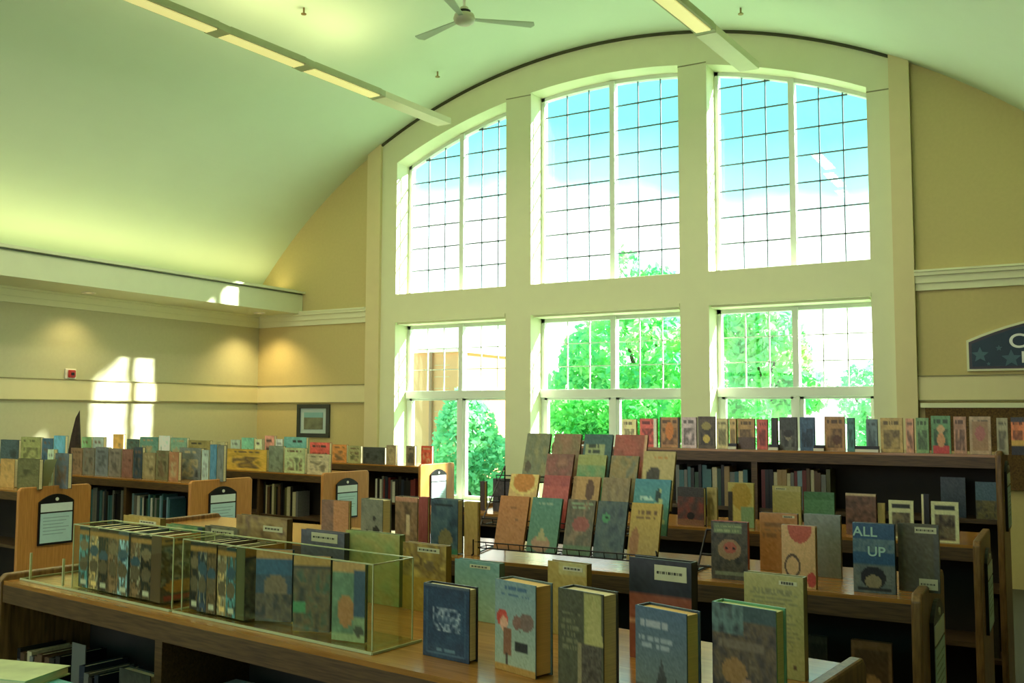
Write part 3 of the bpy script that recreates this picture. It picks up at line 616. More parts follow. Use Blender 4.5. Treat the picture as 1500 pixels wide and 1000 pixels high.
# ------------------------------------------------------------------ spine books (upright rows)
UNIT = {}
def unit_parts():
    c = MB(); c.box(0, 0, 0, .10, 1, 1); c.box(.90, 0, 0, 1, 1, 1); c.box(.10, 0, 0, .90, .05, 1); m1 = c.build('cover', cloth_m).data
    p = MB(); p.box(.10, .05, .02, .90, .97, .98); m2 = p.build('page_block', pages_m).data
    l = MB(); l.box(.02, -.012, .06, .98, 0, .17); m3 = l.build('spine_label', label_m).data
    b = MB(); b.box(.08, -.008, .62, .92, 0, .84); m4 = b.build('title_panel', cloth_m).data
    for o in [o for o in C.objects if o.data in (m1, m2, m3, m4)]: bpy.data.objects.remove(o)
    return m1, m2, m3, m4
U = unit_parts()
def spine_book(loc, yaw, w_, d_, h_, col, label, group, detail=True, lean=0, tcol=None):
    t = empty('book', loc, yaw, label, 'book', group); t.scale = (w_, d_, h_); t.rotation_euler = (0, lean, yaw)
    for nm, me, c in (('cover', U[0], col), ('page_block', U[1], None), ('spine_label', U[2] if detail else None, None), ('title_panel', U[3] if detail and tcol else None, tcol)):
        if me is None: continue
        o = bpy.data.objects.new(nm, me); C.objects.link(o); o.parent = t
        if c: o.color = (*srgb(c), 1)
    return t
ORD = 'first second third fourth fifth sixth seventh eighth ninth tenth eleventh twelfth thirteenth fourteenth fifteenth sixteenth seventeenth eighteenth nineteenth twentieth'.split()+['twenty-'+x for x in 'first second third fourth fifth sixth seventh eighth ninth'.split()]
CN = {'dark navy': (30, 44, 60), 'teal': (64, 110, 112), 'brown': (96, 72, 48), 'dark red': (110, 44, 40), 'grey': (116, 118, 110), 'cream': (196, 188, 146), 'dark green': (44, 76, 54), 'black': (24, 24, 24), 'tan': (160, 132, 84), 'pale blue': (120, 150, 160), 'olive': (92, 92, 54), 'white': (206, 208, 190), 'gold': (176, 146, 62)}
def run(row, d, z0, x_start, x_end, place, pal, hr=(.17, .24), wr=(.014, .034), gaps=(), dd=.15, seed=0, detail=True, local=True):
    """fills a shelf between local x_start..x_end (negative, from the right corner) with books"""
    g = random.Random(seed); (x0_, y0_), a = row; items = []; x = x_start
    while x < x_end-.012:
        w_ = g.uniform(*wr)
        if x+w_ > x_end: break
        if any(p <= x <= q for p, q in gaps): x += .05; continue
        items.append((x, w_, g.uniform(*hr), g.choice(pal), g.choice(list(CN)))); x += w_+.0012
    for i, (x, w_, h_, c, tcn) in enumerate(items):
        lx, ly = rot2((x, d+g.uniform(0, .012)), a); lb = '%s book, %s from the left %s' % (c, ORD[min(i, 28)], place)
        spine_book((x0_+lx, y0_+ly, z0+.0005), a, w_, dd*g.uniform(.85, 1), h_, CN[c], lb, 'books '+place, detail, tcol=CN[tcn])
DARK = ['dark navy', 'brown', 'black', 'grey', 'dark green', 'teal', 'olive', 'dark red']
MIX = DARK+['cream', 'tan', 'pale blue', 'white']
# series books in the two clear boxes: spines to the camera, end cover facing right
def boxrun(bx, px0, px1, py, place, seed, n, end_art, endlabel, hh, wend=.125):
    (ax, ay), a, w_ = bx; p0 = (ax-math.sin(a)*.03, ay+math.cos(a)*.03)
    A_ = hit(px0, py, p0, a); B_ = hit(px1, py, p0, a); x0_ = max(.007, (A_[0]-ax)*math.cos(a)+(A_[1]-ay)*math.sin(a)); x1_ = (B_[0]-ax)*math.cos(a)+(B_[1]-ay)*math.sin(a); g = random.Random(seed); tw = (x1_-x0_)/n
    cols = ['brown', 'teal', 'dark navy', 'olive', 'black', 'brown', 'pale blue', 'tan', 'dark green', 'grey', 'black', 'brown']; g.shuffle(cols)
    for i in range(n):
        lx, ly = rot2((x0_+i*tw, .012+g.uniform(0, .006)), a); c = cols[i % 12]
        if i < n-1:
            cc = CN[c]; v2 = tuple(min(250, q*1.5+14) for q in cc); v3 = tuple(q*.55 for q in cc); lt = (186, 178, 150) if i % 2 else (120, 96, 60)
            ops = [cc, ('m', [v3, cc, v2, v3, lt, cc], 6+i % 3), ('r', 0, 0, 1, .05, v3), ('r', 0, .05, 1, .13, (168, 122, 56)), ('e', .5, .3+.07*(i % 3), .45, .09, (56, 84, 100) if i % 3 else (130, 110, 80)), ('e', .5, .62, .42, .12, (104, 88, 66)), ('r', .25, .86, .8, .96, (206, 204, 176) if i % 2 == 0 else v2)]
            lx, ly = rot2((x0_+(i+.5)*tw, .012+g.uniform(0, .006)), a)
            book((ax+lx, ay+ly, H+.006), a, tw*.97, hh*g.uniform(.97, 1), .13, ops, '%s series book, %s from the left %s' % (c, ORD[i], place), res='mid', flip=True, spine=v3, group='series books '+place)
        else:
            lx, ly = rot2((x0_+(i+1)*tw, .012), a)
            book((ax+lx-math.sin(a)*wend/2, ay+ly+math.cos(a)*wend/2, H+.006), a+math.pi/2, wend, hh, tw*.9, end_art, endlabel, res='mid', spine=CN[c])
SER = lambda s_: [(88, 70, 46), ('r', 0, 0, 1, .14, (170, 124, 56)), ('t', .05, .02, .95, .13, 1, (70, 44, 24)), ('m', [(40, 40, 38), (110, 90, 60), (70, 60, 50), (150, 140, 120), (50, 70, 80)], 9, (0, .15, 1, .75)), ('e', .5, .78, .4, .1, (180, 120, 50)), ('r', .1, .92, .9, .97, (160, 60, 40))]
boxrun(bxA, 104, 243, 880, 'in the left display box', 3, 8, SER(1), 'series book whose brown cover closes the left display box', .180)
boxrun(bxB, 268, 366, 905, 'in the right display box', 5, 6, [(60, 66, 70), ('r', 0, 0, 1, .14, (170, 124, 56)), ('m', [(30, 30, 30), (90, 90, 84), (140, 130, 100)], 10, (0, .15, 1, 1))], 'dark skull patterned series cover in the right display box', .180)
(ax, ay), ab, wb_ = bxB
def inbox(pl, pr, yt, dloc, ops, label, yaw, hh=.178, t_=.012):
    p0 = (ax-math.sin(ab)*dloc, ay+math.cos(ab)*dloc); c = hit((pl+pr)/2, yt, p0, ab); a2 = ab+R(yaw); l = hit(pl, yt, c[:2], a2); r_ = hit(pr, yt, c[:2], a2)
    book(((l[0]+r_[0])/2, (l[1]+r_[1])/2, H+.006), a2, math.hypot(r_[0]-l[0], r_[1]-l[1]), hh, t_, ops, label, res='mid')
inbox(375, 428, 836, .05, [(50, 76, 92), ('r', 0, 0, 1, .13, (176, 132, 60)), ('r', 0, .13, 1, .36, (40, 90, 120)), ('e', .55, .52, .32, .18, (130, 110, 80)), ('m', [(60, 56, 50), (110, 96, 70), (40, 44, 48)], 9, (0, .6, 1, 1))], 'series book with a lion like animal under blue sky in the right box', 24)
inbox(430, 484, 846, .035, [(60, 62, 50), ('r', 0, 0, 1, .14, (186, 142, 64)), ('m', [(40, 44, 40), (90, 84, 56), (120, 100, 64), (60, 90, 64)], 9, (0, .15, 1, 1)), ('r', .0, .62, .35, .76, (80, 150, 96))], 'series book with a brown monster and green patch in the right box', 24)
inbox(487, 535, 845, .02, [(130, 150, 110), ('r', 0, 0, 1, .12, (190, 146, 84)), ('r', .66, .1, 1, .68, (48, 78, 100)), ('m', [(120, 150, 116), (90, 120, 90)], 8, (0, .12, .64, .9)), ('e', .42, .62, .26, .2, (176, 120, 66)), ('r', 0, .9, 1, 1, (150, 170, 120)), ('e', .82, .86, .14, .07, (70, 74, 56))], 'light green activity book with round seal at the right box end', 12)
# ------------------------------------------------------------------ second bookcase, top
ROW1 = ((-.385, 2.98), 0.); ROW2 = ((-.335, 4.33), 0.); ROW3 = ((-.30, 5.22), 0.)
put(471, 511, 733, ROW1, .22, H, .02, [(116, 92, 74), ('r', .45, 0, 1, 1, (168, 122, 78)), ('m', [(104, 84, 70), (130, 100, 76)], 6, (0, 0, .45, 1))], 'brown and orange tan book at the left end of the second bookcase', spine=BROWN)
put(529, 561, 731, ROW1, .16, H, .05, [(120, 124, 104), ('m', [(128, 130, 110), (104, 108, 92)], 8), ('e', .7, .75, .16, .13, (30, 30, 28)), ('e', .3, .8, .08, .07, (36, 36, 32)), ('e', .62, .45, .07, .06, (50, 50, 44))], 'grey speckled cover with black spots on the second bookcase', yaw=-8)
put(579, 612, 728, ROW1, .12, H, .045, [(100, 78, 56), ('m', [(70, 54, 40), (120, 96, 66), (150, 120, 84)], 9), ('r', 0, 0, 1, .1, (180, 130, 100)), ('r', .5, .35, .66, .75, (190, 170, 130))], 'brown pictorial cover beside the red book on the second bookcase', yaw=-8)
put(613, 627, 728, ROW1, .10, H, .02, [(150, 66, 50), ('g', (120, 60, 48))], 'narrow red cover left of the teal fantasy book', res='lo')
put(631, 671, 731, ROW1, .05, H, .035, [(52, 70, 80), ('m', [(40, 56, 66), (60, 84, 92), (76, 100, 100)], 7), ('e', .55, .75, .25, .2, (120, 110, 70)), ('t', .1, .08, .9, .16, 1, (24, 30, 34)), ('r', 0, .9, 1, 1, (50, 110, 76))], 'dark teal fantasy cover on the second bookcase, left of the rack', yaw=-6, spine=(60, 66, 70))
put(680, 700, 735, ROW1, .06, H, .02, [(176, 146, 62), ('t', .1, .8, .9, .86, 1, (90, 60, 30)), ('g', (176, 140, 84))], 'narrow gold cover right of the teal fantasy book', res='lo')
put(1041, 1095, 764, ROW1, .05, H, .024, [(66, 62, 52), ('m', [(40, 38, 34), (84, 78, 60), (60, 56, 46)], 10), ('r', .06, .04, .85, .2, (110, 124, 84)), ('t', .1, .05, .85, .19, 2, (150, 160, 110)), ('e', .5, .48, .32, .18, (150, 120, 84)), ('e', .52, .45, .18, .1, (170, 90, 70)), ('e', .42, .46, .04, .03, (30, 20, 18)), ('e', .62, .46, .04, .03, (30, 20, 18)), ('r', .1, .86, .9, .93, (120, 124, 96))], 'black comic cover with a wide mouthed monster face', yaw=2, flip=True, spine=(150, 60, 48), res='hi')
back(1112, 1168, 752, (166, 118, 62), 'orange tan back cover behind the pink fruit book', [('t', .1, .14, .9, .45, 3, (130, 96, 56))], st=((.62, .03, .93, .07),), d=.30, row=ROW1)
put(1144, 1194, 770, ROW1, .02, H, .024, [(200, 160, 106), ('e', .55, .02, .36, .26, (176, 82, 54)), ('ring', .32, .66, .24, .2, (90, 66, 44)), ('e', .88, .86, .14, .12, (180, 70, 56))], 'tan cover with a red half circle and arch on the second bookcase', yaw=-2, res='hi')
back(1177, 1231, 754, (120, 128, 118), 'pale blue grey back cover behind the fruit book', [('g', (110, 112, 92))], st=(), d=.26, row=ROW1)
au = put(1248, 1310, 767, ROW1, .05, H, .026, [(70, 92, 96), ('r', 0, 0, 1, .58, (34, 76, 104)), ('m', [(30, 66, 92), (90, 116, 116), (60, 90, 100)], 9, (0, .22, 1, .42)), ('m', [(70, 84, 84), (110, 116, 104)], 6, (0, .6, 1, 1)), ('e', .48, .78, .3, .16, (20, 22, 22)), ('e', .48, .84, .2, .1, (130, 120, 88)), ('r', .1, .93, .9, .97, (26, 26, 26))], 'blue comic cover with ALL and UP lettering', res='hi')
tl = mat('title_pale', (176, 216, 196), .5, .05, 20)
text(au, 'ALL', -.058, .165, .040, tl, 1.05, y=-.0012, ext=.0006, name='title_lettering'); text(au, 'UP', -.018, .108, .04, tl, 1.05, y=-.0012, ext=.0006, name='title_lettering')
back(1314, 1375, 768, (84, 82, 60), 'dark olive back cover with two labels at the right end', [('r', 0, 0, .12, 1, (74, 76, 64)), ('r', .86, 0, 1, 1, (80, 82, 72))], st=((.42, .04, .95, .13), (.5, .8, .95, .96)), d=.14, row=ROW1)
# black wire easel
ez = empty('book_easel', (-1.03, 3.12, H), 0, 'small black wire easel standing empty beside the display rack', 'easel'); m_ = MB()
for x in (-.07, 0, .07): m_.tube((x, .0, .006), (x, .10, .13), .004, 6); m_.tube((x, -.05, .005), (x, .12, .005), .004, 6); m_.tube((x, -.05, .005), (x, -.05, .03), .004, 6)
m_.tube((-.07, .1, .13), (.07, .1, .13), .004, 6); m_.tube((-.07, -.05, .03), (.07, -.05, .03), .004, 6); m_.tube((-.07, .04, .055), (.07, .04, .055), .004, 6)
m_.build('wire_frame', wire_m, ez)
# ------------------------------------------------------------------ tiered display rack with tilted books
rk = empty('display_rack', (-1.55, 3.06, H), 0, 'black wire tiered rack holding tilted books on the second bookcase', 'rack')
TZ = [.03, .105, .18, .255]; TY = [0, .10, .20, .30]; TILT = R(-16)
for k in range(4):
    m_ = MB(); y, z = TY[k], TZ[k]
    xa, xb = -.38-.03*k, .335-.07*k; m_.tube((xa, y-.012, z), (xb, y-.012, z), .0025, 6); m_.tube((xa, y+.06, z), (xb, y+.06, z), .0025, 6); m_.tube((xa, y-.018, z+.022), (xb, y-.018, z+.022), .0025, 6)
    for i in range(16): x = xa+i*(xb-xa)/15; m_.tube((x, y-.018, z+.022), (x, y-.012, z-.002), .0017, 5); m_.tube((x, y-.012, z-.002), (x, y+.06, z-.002), .0017, 5)
    m_.build('wire_tray', wire_m, rk)
for x, xt in ((-.385, -.475), (.34, .125)):
    m_ = MB(); m_.tube((x, -.03, .004), (xt, .38, .004), .003, 6); m_.tube((x, -.02, .004), (x, -.02, .06), .003, 6); m_.tube((x, -.02, .05), (xt, .36, .31), .003, 6); m_.tube((xt, .36, .004), (xt, .36, .31), .003, 6)
    m_.build('side_frame', wire_m, rk)
def rackbook(tier, xl, xr_, yt, ops, label, hh=.195, res='mid', yaw=0):
    y = 3.06+TY[tier]; top_y = y+hh*math.sin(-TILT); l = atY(xl, yt, top_y); r_ = atY(xr_, yt, top_y)
    book(((l[0]+r_[0])/2, y-.008, H+TZ[tier]+.003), R(yaw), r_[0]-l[0]-.003, (l[2]+r_[2])/2-H-TZ[tier] if False else hh, .012, ops, label, res=res, tilt=TILT)
rackbook(0, 735, 778, 737, [(178, 116, 58), ('e', .66, .45, .05, .035, (90, 60, 30)), ('r', .4, .22, .6, .235, (130, 84, 40)), ('g', (170, 112, 56))], 'plain orange cover, leftmost on the lowest rack tier')
rackbook(0, 782, 826, 740, [(84, 128, 108), ('g', (96, 132, 100)), ('e', .45, .85, .3, .16, (170, 130, 100)), ('tri', .45, .55, .8, .2, (170, 160, 110)), ('t', .2, .06, .7, .14, 1, (140, 160, 130))], 'green cover with a hooded child on the lowest rack tier')
rackbook(0, 834, 875, 744, [(120, 104, 76), ('m', [(120, 108, 80), (90, 84, 64), (146, 120, 90)], 8), ('e', .55, .45, .3, .14, (150, 84, 70)), ('t', .1, .06, .9, .16, 2, (130, 150, 110)), ('r', 0, .85, 1, 1, (96, 116, 80))], 'brown cover with a smiling face, middle of the lowest tier')
rackbook(0, 878, 922, 748, [(60, 70, 74), ('m', [(50, 58, 62), (74, 86, 84), (90, 98, 88)], 8), ('e', .32, .3, .14, .08, (80, 140, 90)), ('e', .32, .3, .05, .03, (16, 20, 20))], 'dark grey cover with a green cat eye on the lowest tier')
rackbook(0, 927, 972, 752, [(180, 150, 66), ('g', (164, 134, 66)), ('t', .2, .12, .9, .3, 2, (110, 80, 40)), ('e', .2, .7, .16, .26, (150, 100, 50))], 'yellow cover with a small figure, rightmost on the lowest tier')
rackbook(1, 750, 792, 713, [(206, 170, 106), ('e', .5, .15, .4, .2, (190, 124, 50)), ('ring', .5, .15, .5, .26, (214, 190, 110))], 'cream cover with an orange slice on the second tier')
rackbook(1, 799, 838, 711, [(176, 92, 80), ('g', (184, 84, 80)), ('m', [(170, 84, 74), (150, 74, 70)], 6, (0, 0, 1, .2))], 'salmon red cover on the second rack tier')
rackbook(1, 842, 882, 720, [(176, 138, 84), ('e', .65, .25, .16, .2, (96, 66, 44)), ('r', 0, 0, .12, 1, (150, 116, 70))], 'tan cover with a dark haired girl on the second tier')
rackbook(1, 885, 926, 722, [(138, 118, 82), ('m', [(150, 130, 90), (120, 104, 76)], 7)], 'plain brown grey cover on the second rack tier')
rackbook(1, 932, 985, 717, [(72, 132, 142), ('g', (100, 150, 120)), ('tri', .72, .1, .8, .2, (170, 180, 120)), ('e', .68, .3, .07, .12, (40, 60, 50)), ('t', .15, .3, .55, .4, 2, (170, 200, 180))], 'bright teal cover with a tower, rightmost on the second tier')
rackbook(2, 803, 843, 686, [(150, 100, 84), ('m', [(150, 90, 78), (120, 84, 70), (160, 116, 90)], 6)], 'dull red brown cover on the third rack tier')
rackbook(2, 849, 891, 686, [(150, 156, 92), ('r', 0, .5, 1, 1, (70, 130, 90)), ('m', [(140, 150, 96), (100, 144, 96)], 7, (0, .2, 1, .6))], 'cover shading from olive to green on the third tier')
rackbook(2, 897, 938, 689, [(134, 120, 76), ('m', [(120, 116, 80), (150, 128, 80), (104, 110, 90)], 7)], 'olive brown patterned cover on the third rack tier')
rackbook(2, 945, 992, 674, [(178, 160, 106), ('e', .35, .42, .22, .15, (70, 62, 50)), ('e', .75, .62, .2, .13, (60, 44, 34)), ('e', .75, .66, .12, .08, (190, 150, 110)), ('t', .2, .08, .9, .16, 1, (180, 130, 70))], 'cream cover with two dark haired heads on the third tier', hh=.215)
rackbook(3, 774, 809, 652, [(132, 128, 92), ('m', [(130, 130, 96), (110, 116, 88), (140, 134, 90)], 6), ('e', .2, .7, .14, .12, (90, 80, 60))], 'grey olive cover, leftmost on the top rack tier')
rackbook(3, 814, 854, 659, [(140, 114, 80), ('m', [(150, 110, 84), (124, 110, 76)], 7)], 'tan and red cover, second on the top rack tier')
rackbook(3, 858, 900, 660, [(66, 96, 90), ('r', .1, .2, .75, .8, (150, 160, 110)), ('t', .14, .2, .72, .75, 5, (60, 70, 56))], 'dark teal cover with a pale lettered panel on the top tier')
rackbook(3, 903, 951, 659, [(176, 96, 80), ('m', [(176, 90, 76), (140, 84, 66)], 5), ('r', .9, 0, 1, 1, (200, 160, 120))], 'red cover, rightmost on the top rack tier')
# ------------------------------------------------------------------ third bookcase, top
put(722, 746, 701, ROW2, .12, H, .02, [(60, 52, 44), ('e', .45, .3, .3, .16, (30, 28, 26)), ('m', [(70, 64, 56), (40, 34, 30)], 8), ('e', .5, .6, .25, .3, (50, 40, 34))], 'dark cover with a long haired figure left of the rack')
bo = put(703, 710, 705, ROW2, .12, H, .03, [(60, 44, 32)], 'tiny dark brown book against the window left of the rack', res='lo')
put(992, 1031, 714, ROW2, .05, H, .03, [(66, 56, 54), ('m', [(60, 54, 52), (96, 60, 54), (130, 64, 52)], 7), ('r', 0, 0, 1, .25, (64, 60, 58)), ('e', .5, .75, .14, .1, (30, 24, 22)), ('r', 0, .85, 1, 1, (120, 84, 60))], 'dark red cover with a winged shape right of the rack', res='hi', yaw=-5)
put(1035, 1050, 714, ROW2, .10, H, .02, [(186, 172, 116), ('t', .2, .1, .8, .9, 5, (150, 136, 90))], 'narrow cream cover right of the winged cover', res='lo')
put(1066, 1104, 707, ROW2, .10, H, .02, [(190, 176, 104), ('e', .5, .3, .4, .3, (180, 150, 70)), ('r', .5, .55, 1, 1, (130, 160, 120)), ('r', 0, .2, .18, 1, (60, 56, 50))], 'yellow and green cover in a clear frame on the third bookcase')
back(1131, 1173, 712, (166, 158, 96), 'cream green back cover on the third bookcase', [('r', 0, 0, 1, .14, (176, 170, 116))], st=((.1, .04, .5, .1),), d=.2, row=ROW2)
back(1177, 1222, 721, (84, 130, 92), 'green back cover on the third bookcase', [('r', 0, 0, 1, .2, (70, 114, 76))], st=(), d=.2, row=ROW2)
put(1238, 1283, 723, ROW2, .1, H, .024, [(110, 76, 60), ('m', [(90, 66, 50), (120, 84, 66), (70, 54, 42)], 9), ('r', 0, 0, 1, .06, (190, 170, 130))], 'dark brown red cover on the third bookcase')
put(1285, 1296, 737, ROW2, .12, H, .02, [(176, 156, 80)], 'narrow mustard cover beside the dark brown red cover', res='lo')
def framed(xl, xr_, yt, label, d, inner):
    put(xl, xr_, yt, ROW2, d, H, .016, [(206, 206, 156), ('r', .12, .09, .88, .2, (44, 50, 44)), ('r', .12, .3, .88, .94, inner), ('m', [inner, (120, 110, 80), (60, 50, 44)], 9, (.14, .32, .86, .92))], label, res='mid')
framed(1301, 1338, 733, 'white bordered cover with black title bar, left of two', .06, (150, 130, 90))
framed(1363, 1404, 735, 'white bordered cover with a dark animal, right of two', .02, (110, 90, 66))
put(1349, 1361, 724, ROW2, .15, H, .03, [(30, 30, 30), ('r', 0, 0, .3, 1, (216, 210, 170))], 'thin black book between the two white bordered covers', res='lo')
# ------------------------------------------------------------------ tall bookcase top
G3 = [(911, 932, 614, CREAM, 'cream cover'), (937, 962, 613, (186, 84, 74), 'red cover with white edge'), (966, 995, 611, (150, 110, 66), 'dark edged cover with an orange figure'), (998, 1020, 611, LILAC, 'pale lilac cover'), (1022, 1047, 610, (70, 62, 46), 'dark cover with a yellow patch'), (1049, 1066, 613, (176, 168, 120), 'cream cover with text lines'), (1068, 1078, 613, TAN, 'narrow tan cover'), (1080, 1105, 613, (150, 120, 70), 'ochre cover darkening at the foot'), (1108, 1124, 614, (170, 76, 66), 'small red cover'), (1129, 1138, 612, (40, 38, 34), 'narrow black cover'), (1141, 1167, 611, (76, 78, 70), 'dark grey portrait cover'), (1171, 1193, 611, (48, 76, 100), 'dark blue cover'), (1207, 1237, 610, (142, 108, 64), 'brown cover with a bird shape'), (1240, 1251, 612, (60, 110, 104), 'narrow teal cover'), (1268, 1285, 614, (90, 112, 116), 'blue grey cover with a pale figure'), (1289, 1322, 612, (160, 138, 80), 'straw yellow cover'), (1326, 1338, 613, (176, 130, 100), 'narrow pink tan cover'), (1341, 1360, 612, (100, 136, 86), 'leaf green cover'), (1363, 1392, 609, (76, 120, 76), 'green cover with a red dressed child'), (1396, 1415, 610, (150, 114, 88), 'dull pink cover'), (1419, 1451, 610, (150, 130, 100), 'grey framed cover with a brown portrait'), (1459, 1476, 612, (136, 132, 100), 'pale grey green cover'), (1480, 1500, 611, (190, 110, 60), 'orange sunset cover')]
for i, (a, b, y, c, lb) in enumerate(G3):
    g = random.Random(i); v2 = tuple(min(250, x*1.15+8) for x in c); v3 = tuple(x*.62 for x in c)
    ops = [c, ('m', [c, v2, c], 4), ('m', [c, v3, v2], 5, (.12, .35, .88, .92)), ('t', .12, .08, .88, .22, 1, v3 if sum(c) > 260 else v2)]
    if 'orange figure' in lb: ops += [('r', 0, 0, .1, 1, (40, 50, 44)), ('r', .9, 0, 1, 1, (40, 50, 44)), ('e', .5, .45, .2, .3, (196, 120, 50))]
    if 'white edge' in lb: ops += [('r', .84, 0, 1, 1, WHITE)]
    if 'yellow patch' in lb: ops += [('e', .5, .3, .3, .12, (140, 130, 70)), ('e', .5, .7, .2, .14, (190, 170, 80))]
    if 'ochre' in lb: ops += [('r', 0, .62, 1, 1, (84, 66, 54))]
    if 'portrait' in lb and 'dark' in lb: ops += [('r', 0, 0, 1, .4, (60, 66, 60)), ('e', .5, .55, .2, .16, (130, 124, 100)), ('e', .5, .5, .24, .12, (44, 42, 36))]
    if 'bird' in lb: ops += [('e', .62, .68, .22, .14, (84, 54, 30))]
    if 'child' in lb: ops += [('e', .5, .35, .2, .12, (190, 160, 110)), ('r', .1, .8, .9, 1, (176, 60, 54)), ('e', .5, .65, .2, .2, (190, 140, 90))]
    if 'framed' in lb: ops += [('r', .15, .12, .85, .9, (150, 120, 84)), ('e', .5, .45, .24, .2, (160, 100, 90))]
    if 'sunset' in lb: ops += [('r', 0, 0, 1, .12, (60, 60, 60)), ('r', 0, .6, 1, .75, (200, 160, 70)), ('r', 0, .75, 1, 1, (40, 40, 40))]
    put(a, b, y, ROW3, .06, 1.40, .02 if b-a > 14 else .03, ops, lb+' standing on the tall bookcase', res='mid' if b-a > 18 else 'lo', group='covers on top of the tall bookcase', spine=tuple(x*.8 for x in c), hmin=.12)
# display stands (white foot strips) between the covers
for i, (a, b, side) in enumerate(((1067, 1079, 'before the narrow tan cover'), (1126, 1140, 'before the narrow black cover'), (1192, 1207, 'right of the dark blue cover'), (1253, 1287, 'left of the straw yellow cover'))):
    p0, _ = row_line(ROW3, .02); A = hit(a, 655, p0, 0); B = hit(b, 655, p0, 0)
    t = empty('book_stand', ((A[0]+B[0])/2, .02+5.22, 1.4005), 0, 'white foot of a low book stand '+side, 'book stand', 'book stands on the tall bookcase'); hw_ = (B[0]-A[0])/2
    box('foot', white_metal, (-hw_, -.01, 0), (hw_, .0, .014), t); box('ledge', black_m, (-hw_, .0, 0), (hw_, .03, .03), t)
# books inside the tall bookcase
run(ROW3, .02, 1.085, -1.18, -.80, 'on the tall bookcase upper shelf', MIX, (.19, .22), (.016, .026), seed=11, detail=False)
run(ROW3, .02, 1.085, -1.67, -1.245, 'left of the upright in the tall bookcase', ['dark navy', 'teal', 'dark green', 'cream', 'tan', 'grey', 'black'], (.18, .235), (.016, .03), seed=13, detail=False)
put(1377, 1414, 699, ROW3, .06, 1.085, .02, [(66, 76, 84), ('g', (44, 56, 66))], 'dark slate cover inside the tall bookcase at right', hmin=.1)
put(1428, 1461, 706, ROW3, .05, 1.085, .02, [(70, 96, 108), ('m', [(40, 44, 40), (110, 100, 56), (60, 60, 50)], 8, (0, .5, 1, 1))], 'dim blue cover with yellow figures inside the tall bookcase', hmin=.1)
put(1448, 1462, 876, ROW3, .06, .42, .02, [(70, 66, 50), ('g', (50, 46, 34))], 'dim small cover on a low shelf of the tall bookcase', hmin=.1)
# ------------------------------------------------------------------ shelves of the front bookcase
def r0(px, d=.03): # local x on the front bookcase's front plane
    p0, a = row_line(ROW0, d); q = hit(px, 950, p0, a); return -math.hypot(q[0]-p0[0], q[1]-p0[1])
run(ROW0, .03, .66, -2.40, -2.14, 'in the left section of the front bookcase', ['black', 'dark navy', 'grey', 'brown', 'cream', 'black', 'brown'], (.185, .205), (.018, .03), seed=21)
run(ROW0, .03, .66, -2.05, -1.93, 'beside the bookend in the front bookcase', ['dark navy', 'black', 'grey'], (.17, .2), (.02, .03), seed=23)
lx, ly = rot2((-2.132, .06), Y0)
be = empty('bookend', (-.5+lx, 1.57+ly, .6605), Y0, 'tall pale grey metal bookend in the left section of the front bookcase', 'bookend')
box('plate', mat('grey_steel', (124, 128, 120), .4, .1, 12, metal=.3), (0, 0, 0), (.075, .003, .25), be); box('foot', MATS['grey_steel'], (0, .003, 0), (.075, .08, .003), be)
for k, (dx, w_, c, lb) in enumerate(((-1.86, .15, (84, 88, 80), 'large dim grey book facing out in the front bookcase'),)):
    lx, ly = rot2((dx+w_/2, .05), Y0); book((-.5+lx, 1.57+ly, .6605), Y0, w_, .22, .03, [c, ('m', [c, tuple(x*.7 for x in c)], 6)], lb)
# lying books with page edges visible in the second section
for k in range(5):
    lx, ly = rot2((-1.46+k*.008, .06), Y0); t = empty('book', (-.5+lx, 1.57+ly, .6605+k*.042), Y0+R(2*k-4), '%s book lying flat in the second section, %s from the bottom' % (['grey', 'cream', 'brown', 'grey', 'white'][k], ORD[k]), 'book', 'lying books in the front bookcase')
    c = [(110, 112, 104), (190, 184, 150), (90, 70, 50), (120, 120, 110), (200, 204, 190)][k]
    m_ = MB(); m_.box(-.1, 0, 0, .1, .15, .003); m_.box(-.1, 0, .038, .1, .15, .041); m_.box(-.1, .147, .003, .1, .15, .038); q = m_.build('cover', cloth_m, t); q.color = (*srgb(c), 1)
    box('page_block', pages_m, (-.096, .004, .003), (.096, .147, .038), t)
# shelves of the second and third bookcase (dark interiors)
for (a, b, y, c, lb, row, zz, d) in ((1246, 1306, 940, (130, 96, 60), 'brown framed book on the lower shelf of the second bookcase', ROW1, .68, .05), (1183, 1212, 932, (70, 66, 54), 'dim grey book on the lower shelf of the second bookcase', ROW1, .68, .10)):
    put(a, b, y, row, d, zz, .022, [c, ('r', .1, .08, .9, .92, tuple(x*.7 for x in c)), ('e', .5, .6, .3, .2, tuple(min(255, x*1.3) for x in c))], lb, hmin=.08)
